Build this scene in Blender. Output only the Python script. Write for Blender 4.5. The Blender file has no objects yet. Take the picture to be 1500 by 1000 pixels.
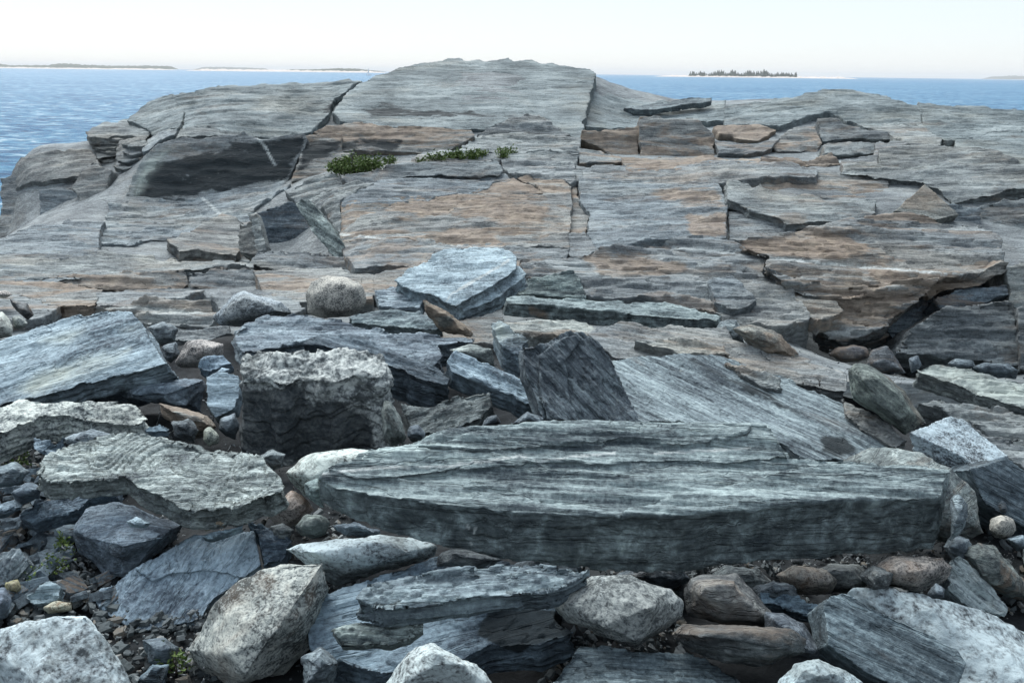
import bpy, bmesh, math, random
import numpy as np
from mathutils import Matrix, Vector

# ------------------------------------------------------------------ camera, sky, sun, exposure
scene = bpy.context.scene
COL = scene.collection
R = math.radians
EYE = np.array([0.0, 0.0, 1.6])
FPX = 1333.3                       # focal length in photograph pixels (1500 wide): 32 mm
PITCH, ROLL = R(16.42), R(0.67)
SEA = -2.5
Fw = np.array([0, math.cos(PITCH), -math.sin(PITCH)])
U0 = np.array([0, math.sin(PITCH), math.cos(PITCH)])
R0 = np.array([1.0, 0, 0])
Rt = R0 * math.cos(ROLL) + U0 * math.sin(ROLL)
Up = -R0 * math.sin(ROLL) + U0 * math.cos(ROLL)
cam = bpy.data.cameras.new('camera')
cam.lens, cam.sensor_width, cam.clip_start, cam.clip_end = 32.0, 36.0, 0.05, 40000
camo = bpy.data.objects.new('camera', cam)
COL.objects.link(camo)
camo.matrix_world = Matrix(((Rt[0], Up[0], -Fw[0], EYE[0]), (Rt[1], Up[1], -Fw[1], EYE[1]),
                            (Rt[2], Up[2], -Fw[2], EYE[2]), (0, 0, 0, 1)))
scene.camera = camo

SUN_EL, SUN_AZ = R(52), R(-28)      # azimuth clockwise from +Y: high over the sea, left of the view, veiled by thin cloud
world = bpy.data.worlds.new('World')
scene.world = world
world.use_nodes = True
wn = world.node_tree
sky = wn.nodes.new('ShaderNodeTexSky')
sky.sky_type = 'NISHITA'
sky.sun_disc = False
sky.sun_elevation = SUN_EL
sky.sun_rotation = SUN_AZ
sky.air_density, sky.dust_density, sky.ozone_density = 1.0, 0.4, 1.0
veil = wn.nodes.new('ShaderNodeMix')          # thin even cloud veil over the whole sky
veil.data_type = 'RGBA'
veil.inputs[0].default_value = 0.78
veil.inputs[7].default_value = (4.0, 4.32, 4.75, 1)
wn.links.new(sky.outputs[0], veil.inputs[6])
wn.links.new(veil.outputs[2], wn.nodes['Background'].inputs[0])
wn.nodes['Background'].inputs[1].default_value = 0.074
sl = bpy.data.lights.new('sun', 'SUN')
sl.energy, sl.angle, sl.color = 2.0, R(50), (1.0, 0.985, 0.97)
so = bpy.data.objects.new('sun', sl)
COL.objects.link(so)
to_sun = Vector((math.sin(SUN_AZ) * math.cos(SUN_EL), math.cos(SUN_AZ) * math.cos(SUN_EL), math.sin(SUN_EL)))
so.rotation_euler = to_sun.to_track_quat('Z', 'Y').to_euler()
so.location = (-10, -20, 30)
vs = scene.view_settings
vs.view_transform, vs.look, vs.exposure, vs.gamma = 'Standard', 'None', 1.46, 1.0
vs.use_curve_mapping = False
scene.cycles.max_bounces = 6
scene.cycles.use_denoising = True

# ------------------------------------------------------------------ numbers: rays, noise
def ray(px, py):
    px = np.asarray(px, float); py = np.asarray(py, float)
    return Fw + ((px - 750) / FPX)[..., None] * Rt + ((500 - py) / FPX)[..., None] * Up
def P(px, py, d):
    return EYE + ray(px, py) * np.asarray(d, float)[..., None]
def topx(w):
    v = w - EYE
    dz = v @ Fw
    return 750 + FPX * (v @ Rt) / dz, 500 - FPX * (v @ Up) / dz
_rs = np.random.RandomState(7)
_perm = np.concatenate([_rs.permutation(256)] * 3).astype(np.int32)
_g = _rs.normal(size=(256, 3)).astype(np.float32)
_g /= np.linalg.norm(_g, axis=1)[:, None]
_h1 = _rs.rand(1024)
def perlin(p):
    p = p.astype(np.float32)
    i = np.floor(p).astype(np.int32); f = p - i; i &= 255
    u = f * f * f * (f * (f * 6 - 15) + 10)
    out = 0
    for dx in (0, 1):
        a = _perm[i[:, 0] + dx]
        wx = u[:, 0] if dx else 1 - u[:, 0]
        for dy in (0, 1):
            b = _perm[a + i[:, 1] + dy]
            wy = wx * (u[:, 1] if dy else 1 - u[:, 1])
            for dz in (0, 1):
                g = _g[_perm[b + i[:, 2] + dz]]
                wz = wy * (u[:, 2] if dz else 1 - u[:, 2])
                out = out + wz * (g[:, 0] * (f[:, 0] - dx) + g[:, 1] * (f[:, 1] - dy) + g[:, 2] * (f[:, 2] - dz))
    return out * 1.6
def fbm(p, o=4, lac=2.1, gain=0.5):
    a, s, out = 1.0, 1.0, 0
    for k in range(o):
        out = out + a * perlin(p * s + 17.3 * k)
        a *= gain; s *= lac
    return out
def sst(a, b, x):
    t = np.clip((x - a) / (b - a), 0, 1)
    return t * t * (3 - 2 * t)

# ------------------------------------------------------------------ terrain: height from control points
CTRL = [  # (px, py, depth)
    (-60, 450, 6.6), (150, 450, 6.5), (330, 450, 6.4), (500, 445, 6.4), (650, 440, 6.5), (800, 430, 6.7), (950, 430, 6.7),
    (-40, 385, 7.8), (150, 380, 7.9), (350, 390, 7.6), (500, 395, 7.4), (680, 385, 7.5), (850, 380, 7.5), (1000, 370, 7.5),
    (60, 330, 9.2), (150, 320, 9.4), (300, 300, 9.7), (480, 300, 8.7), (600, 300, 8.6), (750, 320, 8.3), (950, 310, 8.5), (1064, 320, 8.2),
    (300, 290, 10.1), (225, 296, 10.05), (390, 276, 10.0), (440, 375, 8.3), (440, 342, 8.9), (400, 345, 8.9), (440, 303, 9.15),
    (440, 262, 9.6), (560, 262, 9.3), (700, 255, 9.4), (840, 255, 9.4), (1000, 255, 9.3), (1150, 255, 9.1),
    (250, 215, 10.5), (330, 205, 10.6), (520, 215, 10.5), (650, 205, 10.6), (760, 205, 10.6), (900, 215, 10.6), (1040, 215, 10.6),
    (300, 165, 11.5), (420, 155, 11.7), (600, 140, 11.7), (780, 140, 11.7),
    (215, 155, 12.3), (330, 129, 12.6), (480, 121, 12.8), (600, 101, 12.8), (745, 90, 12.8), (860, 105, 12.7),
    (900, 155, 12.3), (1050, 160, 12.2), (1240, 134, 12.8), (1340, 152, 12.6), (1480, 162, 12.4),
    (1100, 190, 11.2), (1250, 190, 11.0), (1400, 195, 10.8), (1500, 195, 10.8),
    (1200, 225, 10.1), (1350, 230, 9.6), (1500, 245, 9.4), (1250, 290, 8.6), (1420, 300, 8.5), (1520, 320, 8.4),
    (60, 240, 12.4), (130, 225, 12.4), (10, 262, 11.8), (30, 300, 11.0), (100, 290, 10.6), (0, 345, 10.2), (170, 215, 11.4), (150, 255, 10.9),
    (1100, 470, 6.1), (1240, 520, 6.95), (1340, 520, 7.0), (1300, 500, 7.2), (1200, 506, 6.8), (1430, 545, 6.0), (1520, 545, 5.7), (1330, 440, 7.2), (1450, 420, 7.2),
    (1200, 540, 5.3), (1050, 540, 5.0), (920, 540, 5.0), (1300, 650, 4.0), (1100, 640, 4.15), (950, 630, 4.2),
    (700, 600, 4.6), (600, 560, 5.0), (450, 560, 4.9), (250, 560, 4.9), (50, 560, 5.0), (-80, 560, 5.0), (1450, 600, 4.6), (1560, 600, 4.6),
    (700, 500, 5.6), (450, 500, 5.6), (250, 490, 5.8), (50, 480, 6.0), (1000, 480, 6.0),
]
c = np.array(CTRL)
cw = [tuple(v) for v in P(c[:, 0], c[:, 1], c[:, 2])]
for x in (-4, -2.5, -1, 0, 1, 2.5, 4):
    cw += [(x, 1.2, 0.0), (x, 2.0, 0.0), (x, 2.8, 0.0), (x, 3.4, 0.01)]
for x, y, z in [(-7.5, 16, -3), (-5, 17, -2.6), (-2, 17.5, -1), (1, 17.5, -0.8), (4, 17.5, -0.8), (7, 17.5, -0.8), (10, 17, -0.6),
                (-9, 13, -3.2), (-9, 10, -2.8), (-8, 8, -1.2), (-7, 5, -0.2), (-6, 2, 0), (-10, 5, -1.5), (-12, 15, -4),
                (10, 12, 0.9), (10, 8, 0.6), (8, 5, 0.3), (7, 2, 0.2), (-6.8, 14.5, -1.6), (-7.2, 12.0, -2.0), (-6.4, 10.5, -1.0)]:
    cw.append((x, y, z))
cw = np.array(cw)
def _tps(r2):
    return 0.5 * r2 * np.log(r2 + 1e-9)
def _solve(q, lam=0.02):
    n = len(q)
    K = _tps(((q[:, None, :2] - q[None, :, :2]) ** 2).sum(-1)) + lam * np.eye(n)
    Q = np.c_[np.ones(n), q[:, :2]]
    A = np.block([[K, Q], [Q.T, np.zeros((3, 3))]])
    return np.linalg.solve(A, np.r_[q[:, 2], 0, 0, 0])
_w = _solve(cw)
def hraw(x, y):
    s = np.shape(x); x = np.ravel(x); y = np.ravel(y)
    out = np.empty(len(x))
    for a in range(0, len(x), 20000):
        b = slice(a, a + 20000)
        k = _tps((x[b, None] - cw[None, :, 0]) ** 2 + (y[b, None] - cw[None, :, 1]) ** 2)
        out[b] = k @ _w[:-3] + _w[-3] + _w[-2] * x[b] + _w[-1] * y[b]
    return out.reshape(s)
GX = np.arange(-12, 12.01, 0.1); GY = np.arange(0.5, 19.01, 0.1)
GZ = hraw(*np.meshgrid(GX, GY))
def hgt(x, y):
    u = np.clip((np.asarray(x) + 12) / 0.1, 0, len(GX) - 1.001); v = np.clip((np.asarray(y) - 0.5) / 0.1, 0, len(GY) - 1.001)
    i = u.astype(int); j = v.astype(int); fu = u - i; fv = v - j
    return (GZ[j, i] * (1 - fu) + GZ[j, i + 1] * fu) * (1 - fv) + (GZ[j + 1, i] * (1 - fu) + GZ[j + 1, i + 1] * fu) * fv
_ds = np.arange(1.6, 16, 0.02)
def hit(px, py):
    """depth at which a pixel's ray first meets the terrain"""
    q = EYE + ray(px, py)[None] * _ds[:, None]
    below = q[:, 2] < hgt(q[:, 0], q[:, 1])
    return _ds[np.argmax(below)] if below.any() else None

# ------------------------------------------------------------------ materials
def NT(name):
    m = bpy.data.materials.new(name); m.use_nodes = True
    t = m.node_tree
    return m, t, t.nodes['Principled BSDF']
class N:
    """small helper that wires nodes"""
    def __init__(s, t): s.t = t
    def new(s, kind, **kw):
        n = s.t.nodes.new('ShaderNode' + kind)
        for k, v in kw.items(): setattr(n, k, v)
        return n
    def put(s, sock, v):
        if isinstance(v, bpy.types.NodeSocket): s.t.links.new(v, sock)
        else: sock.default_value = v
    def math(s, op, a, b=0.0, c=None, clamp=False):
        n = s.new('Math', operation=op, use_clamp=clamp)
        s.put(n.inputs[0], a); s.put(n.inputs[1], b)
        if c is not None: s.put(n.inputs[2], c)
        return n.outputs[0]
    def vmath(s, op, a, b):
        n = s.new('VectorMath', operation=op)
        s.put(n.inputs[0], a); s.put(n.inputs[1], b)
        return n.outputs[0]
    def noise(s, vec, scale, detail=4, rough=0.55, dist=0.0):
        n = s.new('TexNoise')
        s.put(n.inputs['Vector'], vec); n.inputs['Scale'].default_value = scale
        n.inputs['Detail'].default_value = detail; n.inputs['Roughness'].default_value = rough; n.inputs['Distortion'].default_value = dist
        return n.outputs[0]
    def ramp(s, f, stops, interp='LINEAR'):
        n = s.new('ValToRGB'); s.put(n.inputs[0], f)
        r = n.color_ramp; r.interpolation = interp
        while len(r.elements) < len(stops): r.elements.new(0.5)
        for e, (p, c) in zip(r.elements, stops):
            e.position = p; e.color = (c, c, c, 1) if isinstance(c, (int, float)) else (*c, 1)
        return n.outputs[0]
    def mix(s, f, a, b, blend='MIX'):
        n = s.new('Mix', data_type='RGBA', blend_type=blend)
        s.put(n.inputs[0], f)
        for k, v in ((6, a), (7, b)):
            s.put(n.inputs[k], v if isinstance(v, bpy.types.NodeSocket) else (*v, 1))
        return n.outputs[2]
    def map(s, v, a, b, c=0.0, d=1.0):
        n = s.new('MapRange'); n.interpolation_type = 'SMOOTHSTEP'
        s.put(n.inputs[0], v)
        for k, q in zip((1, 2, 3, 4), (a, b, c, d)): s.put(n.inputs[k], q)
        return n.outputs[0]
    def attr(s, name): return s.new('Attribute', attribute_name=name).outputs['Fac']
def coords(n):
    tc = n.new('TexCoord').outputs['Object']
    oi = n.new('ObjectInfo')
    rnd = n.math('MULTIPLY', oi.outputs['Random'], 61.0)
    cx = n.new('CombineXYZ')
    for k in range(3): n.put(cx.inputs[k], rnd)
    sc = n.new('VectorMath', operation='SCALE')
    n.put(sc.inputs[0], n.vmath('ADD', tc, cx.outputs[0])); n.put(sc.inputs['Scale'], n.math('MULTIPLY_ADD', n.math('FRACT', n.math('MULTIPLY', oi.outputs['Random'], 7.77)), 0.7, 0.7))
    return sc.outputs[0], oi
def slate(name, dark=(0.047, 0.056, 0.063), mid=(0.140, 0.160, 0.165), light=(0.316, 0.355, 0.345), streak=1.0, fine=1.0, lichen=0.35, bump=1.0,
          edge_dark=0.45, freq=1.0, gain=(1, 1, 1), world=False):
    dark, mid, light = (tuple(a * g for a, g in zip(c_, gain)) for c_ in (dark, mid, light))
    m, t, b = NT(name); n = N(t)
    v, oi = coords(n)
    if world:
        v = n.vmath('ADD', n.new('NewGeometry').outputs['Position'], (31.0, 17.0, 9.0))
    s1 = n.noise(n.vmath('MULTIPLY', v, (1.6 * freq, 11 * freq, 14 * freq)), 1.0, 7, 0.62, 0.6)
    s2 = n.noise(v, 3.2 * freq, 6, 0.6, 0.4)
    s3 = n.noise(n.vmath('MULTIPLY', v, (7 * freq, 75 * freq, 90 * freq)), 1.0, 5, 0.6, 0.3)
    s4 = n.noise(v, 70 * fine, 6, 0.74)
    ws_ = (0.40 * streak, 0.30 + 0.3 * (1 - streak), 0.34 * streak, 0.36); W = sum(ws_)
    f = 0.0
    for sx, w_ in zip((s1, s2, s3, s4), ws_): f = n.math('MULTIPLY_ADD', sx, w_ / W * 2.5, f)
    f = n.math('SUBTRACT', f, 0.75)
    f = n.math('ADD', f, n.math('MULTIPLY_ADD', n.math('FRACT', n.math('MULTIPLY', oi.outputs['Random'], 13.13)), 0.08, -0.04))
    col = n.ramp(f, [(0.30, dark), (0.43, tuple(0.55 * a + 0.45 * d for a, d in zip(mid, dark))), (0.52, mid), (0.72, light)])
    col = n.mix(1.0, col, oi.outputs['Color'], 'MULTIPLY')
    if world:   # broad buff weathering over the ledge
        wm = n.map(n.noise(n.vmath('MULTIPLY', v, (0.55, 1.0, 1.6)), 1.0, 5, 0.62, 0.5), 0.48, 0.68, 0.0, 0.5)
        col = n.mix(wm, col, n.mix(1.0, col, (1.22, 1.02, 0.84), 'MULTIPLY'))
    k1 = n.noise(n.vmath('MULTIPLY', v, (0.8, 1.5, 1.5)), 24 * fine, 6, 0.72, 0.3)
    k2 = n.noise(n.vmath('MULTIPLY', n.vmath('ADD', v, (5.3, 2.1, 8.7)), (0.7, 1.6, 1.6)), 31 * fine, 6, 0.72, 0.3)
    col = n.mix(n.map(k1, 0.56, 0.63, 0.0, 0.55), col, n.mix(1.0, col, (0.38, 0.40, 0.42), 'MULTIPLY'))
    col = n.mix(n.map(k2, 0.57, 0.64, 0.0, 0.45), col, n.mix(1.0, col, (1.55, 1.55, 1.52), 'MULTIPLY'))
    ed = n.attr('edge')
    blot = n.noise(v, 7.0 * freq, 5, 0.65, 0.8)
    # broken edges carry a dark crust in blotches
    ecol = n.ramp(n.noise(v, 13.0, 8, 0.72, 0.4), [(0.36, tuple(0.6 * c_ for c_ in dark)), (0.48, tuple(0.36 * c_ for c_ in mid)), (0.57, tuple(0.8 * c_ for c_ in mid)), (0.66, tuple(0.85 * c_ for c_ in light))])
    ecol = n.mix(1.0, ecol, oi.outputs['Color'], 'MULTIPLY')
    col = n.mix(n.math('MULTIPLY', ed, n.map(blot, 0.30, 0.72, min(1.0, edge_dark * 1.25), min(1.0, edge_dark * 0.8))), col, ecol)
    # iron stain
    rn = n.noise(n.vmath('MULTIPLY', v, (1.2 * freq, 5.0 * freq, 5.0 * freq)), 1.0, 8, 0.68, 0.9)
    ra = n.math('ADD', n.math('MULTIPLY', oi.outputs['Alpha'], 0.9), n.attr('rust'))
    rm = n.map(n.math('ADD', rn, n.math('MULTIPLY', ra, 0.26)), 0.58, 0.70, 0.0, 1.0)
    rm = n.math('MULTIPLY', rm, n.math('MINIMUM', n.math('MULTIPLY', ra, 1.5), 0.72))
    rcol = n.ramp(n.noise(v, 9.0, 6, 0.7), [(0.3, (0.13, 0.102, 0.078)), (0.5, (0.24, 0.188, 0.14)), (0.7, (0.38, 0.315, 0.235))])
    col = n.mix(rm, col, rcol)
    # black lichen crust
    dk = n.attr('dark')
    dm = n.map(n.math('ADD', n.noise(n.vmath('MULTIPLY', v, (2.0, 6.0, 6.0)), 1.4, 7, 0.7, 0.5), n.math('MULTIPLY', dk, 0.40)), 0.68, 0.82, 0.0, 1.0)
    dm = n.math('MULTIPLY', dm, n.math('MINIMUM', n.math('MULTIPLY', dk, 3.0), 0.93))
    col = n.mix(dm, col, (0.018, 0.026, 0.030))
    # pale lichen
    pa = n.attr('pale')
    lm = n.map(n.math('ADD', n.noise(v, 9.0, 8, 0.7, 0.5), n.math('MULTIPLY', pa, 0.30)), 0.66, 0.76, 0.0, lichen)
    lm = n.math('ADD', lm, n.math('MULTIPLY', pa, n.map(s2, 0.4, 0.58, 0.25, 0.85)), clamp=True)
    col = n.mix(lm, col, (0.37, 0.43, 0.40))
    vm = n.math('MULTIPLY', n.attr('vein'), n.map(n.noise(v, 14.0, 5, 0.7), 0.32, 0.46, 0.0, 0.8))
    col = n.mix(vm, col, n.ramp(s4, [(0.3, (0.32, 0.36, 0.36)), (0.6, (0.58, 0.64, 0.63))]))
    n.put(b.inputs['Base Color'], col)
    b.inputs['Roughness'].default_value = 0.82
    b.inputs['Specular IOR Level'].default_value = 0.25
    fz = n.noise(n.vmath('MULTIPLY', v, (1.4 * freq, 8 * freq, 12 * freq)), 1.3, 4, 0.6, 0.8)
    fis = n.map(n.math('ABSOLUTE', n.math('SUBTRACT', fz, 0.5)), 0.0, 0.022, -1.0, 0.0)
    hh = n.math('ADD', n.math('MULTIPLY', s3, 0.6), n.math('MULTIPLY', s4, 0.5))
    hh = n.math('MULTIPLY_ADD', fis, 0.45, hh)
    hh = n.math('MULTIPLY_ADD', k1, -0.6, hh)
    hh = n.math('ADD', hh, n.math('MULTIPLY', s1, 0.5))
    bp = n.new('Bump'); bp.inputs['Strength'].default_value = min(1.0, 0.9 * bump); bp.inputs['Distance'].default_value = 0.016
    n.put(bp.inputs['Height'], hh); n.put(b.inputs['Normal'], bp.outputs[0])
    return m
def granite(name, white=(0.47, 0.54, 0.545), grey=(0.223, 0.250, 0.256), black=(0.065, 0.075, 0.078), speck=1.0, whiteness=0.5, bump=1.0):
    m, t, b = NT(name); n = N(t)
    v, oi = coords(n)
    big = n.noise(v, 6.0, 5, 0.6, 0.5)
    sp = n.noise(n.vmath('MULTIPLY', v, (1.0, 1.0, 1.7)), 55 * speck, 5, 0.7, 0.4)
    sp2 = n.noise(v, 150 * speck, 3, 0.6)
    f = n.math('MULTIPLY', sp, 0.95)
    f = n.math('MULTIPLY_ADD', sp2, 0.75, f)
    f = n.math('MULTIPLY_ADD', big, 0.75, f)
    f = n.math('ADD', f, whiteness * 0.24 - 0.85)
    col = n.ramp(f, [(0.30, black), (0.40, grey), (0.50, tuple(0.5 * a + 0.5 * c for a, c in zip(white, grey))), (0.60, white)])
    col = n.mix(1.0, col, oi.outputs['Color'], 'MULTIPLY')
    col = n.mix(1.0, col, (0.97, 1.0, 1.01), 'MULTIPLY')
    lic = n.map(n.noise(v, 2.6, 7, 0.66, 0.8), 0.50, 0.62, 0.0, 0.55)
    col = n.mix(lic, col, n.ramp(sp, [(0.4, (0.05, 0.06, 0.062)), (0.6, (0.20, 0.225, 0.215))]))
    dk = n.attr('dark')
    dm = n.map(n.math('ADD', n.noise(v, 9.0, 7, 0.68, 0.5), n.math('MULTIPLY', dk, 0.45)), 0.64, 0.82, 0.0, 1.0)
    col = n.mix(n.math('MULTIPLY', dm, n.math('MINIMUM', n.math('MULTIPLY', dk, 3.0), 0.85)), col, (0.024, 0.032, 0.037))
    rn = n.noise(v, 4.0, 6, 0.65, 0.8)
    rm = n.math('MULTIPLY', n.map(n.math('ADD', rn, n.math('MULTIPLY', oi.outputs['Alpha'], 0.3)), 0.6, 0.82), n.math('MINIMUM', oi.outputs['Alpha'], 0.7))
    col = n.mix(rm, col, (0.22, 0.135, 0.07))
    n.put(b.inputs['Base Color'], col)
    b.inputs['Roughness'].default_value = 0.85
    b.inputs['Specular IOR Level'].default_value = 0.25
    bp = n.new('Bump'); bp.inputs['Strength'].default_value = 0.8 * bump; bp.inputs['Distance'].default_value = 0.010
    n.put(bp.inputs['Height'], n.math('ADD', n.math('MULTIPLY', sp, 0.7), n.math('MULTIPLY', big, 0.6))); n.put(b.inputs['Normal'], bp.outputs[0])
    return m
def plain(name, c1, c2, scale=8.0, rough=0.85, bump=0.3):
    m, t, b = NT(name); n = N(t)
    v = n.new('TexCoord').outputs['Object']
    f = n.noise(v, scale, 6, 0.65, 0.3)
    n.put(b.inputs['Base Color'], n.ramp(f, [(0.35, c1), (0.65, c2)]))
    b.inputs['Roughness'].default_value = rough
    b.inputs['Specular IOR Level'].default_value = 0.25
    if bump:
        bp = n.new('Bump'); bp.inputs['Strength'].default_value = bump; bp.inputs['Distance'].default_value = 0.02
        n.put(bp.inputs['Height'], f); n.put(b.inputs['Normal'], bp.outputs[0])
    return m
M = {}
M['ledge'] = slate('ledge_schist', dark=(0.079, 0.092, 0.095), mid=(0.186, 0.208, 0.205), light=(0.307, 0.340, 0.325), streak=0.85, freq=0.75, edge_dark=0.55, gain=(1.02, 1.05, 1.11), world=True)
M['crest'] = slate('crest_schist', dark=(0.085, 0.102, 0.105), mid=(0.165, 0.190, 0.190), light=(0.27, 0.298, 0.292), streak=0.45, freq=0.6, edge_dark=0.5, gain=(0.99, 1.06, 1.13), world=True)
M['slate'] = slate('slate_rock', gain=(1.3, 1.4, 1.49))
M['grain'] = slate('long_grained_slate', dark=(0.042, 0.052, 0.059), mid=(0.195, 0.225, 0.227), light=(0.372, 0.420, 0.404), streak=1.05, edge_dark=0.95, lichen=0.5, gain=(1.22, 1.32, 1.37))
M['wavy'] = slate('wavy_schist', mid=(0.186, 0.210, 0.207), light=(0.391, 0.430, 0.414), streak=0.7, freq=1.6, edge_dark=0.6, bump=1.4, gain=(1.12, 1.19, 1.23))
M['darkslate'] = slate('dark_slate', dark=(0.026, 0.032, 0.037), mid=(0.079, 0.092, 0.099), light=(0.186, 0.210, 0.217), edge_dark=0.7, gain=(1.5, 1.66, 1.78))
M['smooth'] = slate('smooth_slate', mid=(0.177, 0.205, 0.212), light=(0.279, 0.315, 0.315), streak=0.45, edge_dark=0.75, lichen=0.2, gain=(1.22, 1.38, 1.52))
M['granite'] = granite('speckled_granite')
M['whitegranite'] = granite('white_granite', whiteness=0.62, speck=0.7, bump=1.2)
M['darkgranite'] = granite('dark_granite', white=(0.428, 0.460, 0.443), whiteness=0.2)
M['quartz'] = plain('quartz_vein', (0.45, 0.45, 0.44), (0.75, 0.74, 0.71), 30, 0.6, 0.5)
M['lump'] = granite('lumpy_gneiss', white=(0.539, 0.580, 0.552), grey=(0.186, 0.210, 0.217), speck=0.55, whiteness=0.5, bump=1.6)
M['mottle'] = granite('mottled_gneiss', white=(0.42, 0.455, 0.445), grey=(0.16, 0.18, 0.185), black=(0.06, 0.07, 0.074), speck=0.45, whiteness=0.22, bump=1.5)
M['soil'] = plain('beach_soil', (0.010, 0.0125, 0.014), (0.028, 0.033, 0.036), 14, 0.95, 0.8)
M['leaf'] = plain('shrub_leaf', (0.045, 0.09, 0.022), (0.13, 0.19, 0.05), 40, 0.6, 0)
M['stem'] = plain('shrub_stem', (0.06, 0.045, 0.03), (0.13, 0.10, 0.07), 40, 0.9, 0)
M['spruce'] = plain('spruce_needles', (0.012, 0.03, 0.014), (0.035, 0.06, 0.03), 0.2, 0.9, 0)
M['shore'] = plain('pale_shore', (0.42, 0.38, 0.34), (0.62, 0.57, 0.52), 0.12, 0.9, 0)
M['farwood'] = plain('far_wood', (0.03, 0.045, 0.03), (0.08, 0.09, 0.055), 0.02, 0.95, 0)
M['bank'] = plain('wooded_bank', (0.015, 0.022, 0.012), (0.05, 0.055, 0.03), 1.0, 0.95, 0)
M['sail'] = plain('white_sail', (0.75, 0.75, 0.75), (0.85, 0.85, 0.85), 1.0, 0.7, 0)

# ------------------------------------------------------------------ rock builders
def tag(o, label=None, cat=None, group=None, kind=None):
    for k, v in (('label', label), ('category', cat), ('group', group), ('kind', kind)):
        if v: o[k] = v
    return o
def obj(name, me, mat, parent=None, mw=None, tint=(1, 1, 1), rust=0.0):
    o = bpy.data.objects.new(name, me)
    COL.objects.link(o)
    if mat and not me.materials: me.materials.append(M[mat])
    if mw is not None: o.matrix_world = mw
    if parent is not None:
        o.parent = parent
        o.matrix_parent_inverse = parent.matrix_world.inverted()
    o.color = (*tint, rust)
    return o
def remesh(verts, faces, vox, smooth=0):
    me = bpy.data.meshes.new('t'); me.from_pydata([tuple(v) for v in verts], [], faces); me.validate()
    o = bpy.data.objects.new('t', me); COL.objects.link(o)
    md = o.modifiers.new('r', 'REMESH'); md.mode = 'VOXEL'; md.voxel_size = vox; md.adaptivity = 0
    if smooth:
        ms = o.modifiers.new('s', 'SMOOTH'); ms.factor = 0.5; ms.iterations = smooth
    dg = bpy.context.evaluated_depsgraph_get()
    out = bpy.data.meshes.new_from_object(o.evaluated_get(dg), depsgraph=dg)
    bpy.data.objects.remove(o); bpy.data.meshes.remove(me)
    return out
def getv(me):
    n = len(me.vertices)
    co = np.empty(n * 3, np.float32); me.vertices.foreach_get('co', co)
    no = np.empty(n * 3, np.float32); me.vertex_normals.foreach_get('vector', no)
    return co.reshape(-1, 3).astype(float), no.reshape(-1, 3).astype(float)
def setv(me, co, **attrs):
    me.vertices.foreach_set('co', co.astype(np.float32).ravel())
    for k, a in attrs.items():
        at = me.attributes.new(k, 'FLOAT', 'POINT'); at.data.foreach_set('value', a.astype(np.float32))
    me.shade_smooth(); me.update()
def trimmed(me, Fm, o, keep):
    """leave out the buried underside of a piece that is set in the bedrock"""
    co, _ = getv(me)
    npol = len(me.polygons)
    li = np.empty(len(me.loops), np.int32); me.loops.foreach_get('vertex_index', li)
    li = li.reshape(npol, 4)
    nr = np.empty(npol * 3, np.float32); me.polygons.foreach_get('normal', nr); nr = nr.reshape(-1, 3)
    c = co[li].mean(1)
    wv = (c @ Fm.T + o) - EYE; wv /= np.linalg.norm(wv, axis=1)[:, None]
    away = ((nr @ Fm.T) * wv).sum(1)
    ok = (nr[:, 2] > -0.6) & (c[:, 2] > -keep) & (away < 0.45)
    li = li[ok]
    used = np.unique(li); mp = np.zeros(len(co), np.int32); mp[used] = np.arange(len(used))
    out = bpy.data.meshes.new('plate'); out.from_pydata(co[used].tolist(), [], mp[li].tolist())
    bpy.data.meshes.remove(me)
    return out
def frame(n, grain):
    n = np.asarray(n, float); n /= np.linalg.norm(n)
    x = np.array([math.cos(grain), math.sin(grain), 0.0]); x -= n * (x @ n); x /= np.linalg.norm(x)
    y = np.cross(n, x)
    return np.c_[x, y, n]
def mat4(Fm, o):
    return Matrix([[*Fm[i], o[i]] for i in range(3)] + [[0, 0, 0, 1]])
def rough_poly(poly, rng, seg, jit):
    out = []
    n = len(poly)
    for i in range(n):
        a = np.array(poly[i], float); b = np.array(poly[(i + 1) % n], float)
        L = np.linalg.norm(b - a)
        k = max(1, int(round(L / seg)))
        nrm = np.array([-(b - a)[1], (b - a)[0]]) / max(L, 1e-6)
        w = 0
        for j in range(k):
            tt = j / k
            w = 0.55 * w + rng.normal() * jit if j else rng.normal() * jit * 0.4
            out.append(a + (b - a) * tt + nrm * np.clip(w, -2.2 * jit, 2.2 * jit) * math.sin(math.pi * min(1, tt * 1.2 + 0.1)))
    return np.array(out)
def inpoly(x, y, poly, soft=5.0):
    """soft membership of pixels in a polygon: 1 inside, fading over `soft` pixels at the border"""
    poly = np.asarray(poly, float); ins = np.zeros(len(x), bool); dm = np.full(len(x), 1e9)
    for i in range(len(poly)):
        a = poly[i]; b = poly[(i + 1) % len(poly)]
        c = ((a[1] > y) != (b[1] > y)) & (x < (b[0] - a[0]) * (y - a[1]) / (b[1] - a[1] + 1e-9) + a[0])
        ins ^= c
        e = b - a; tt = np.clip(((x - a[0]) * e[0] + (y - a[1]) * e[1]) / (e @ e + 1e-9), 0, 1)
        dm = np.minimum(dm, np.hypot(x - a[0] - tt * e[0], y - a[1] - tt * e[1]))
    return sst(-soft, soft, np.where(ins, dm, -dm))
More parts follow.
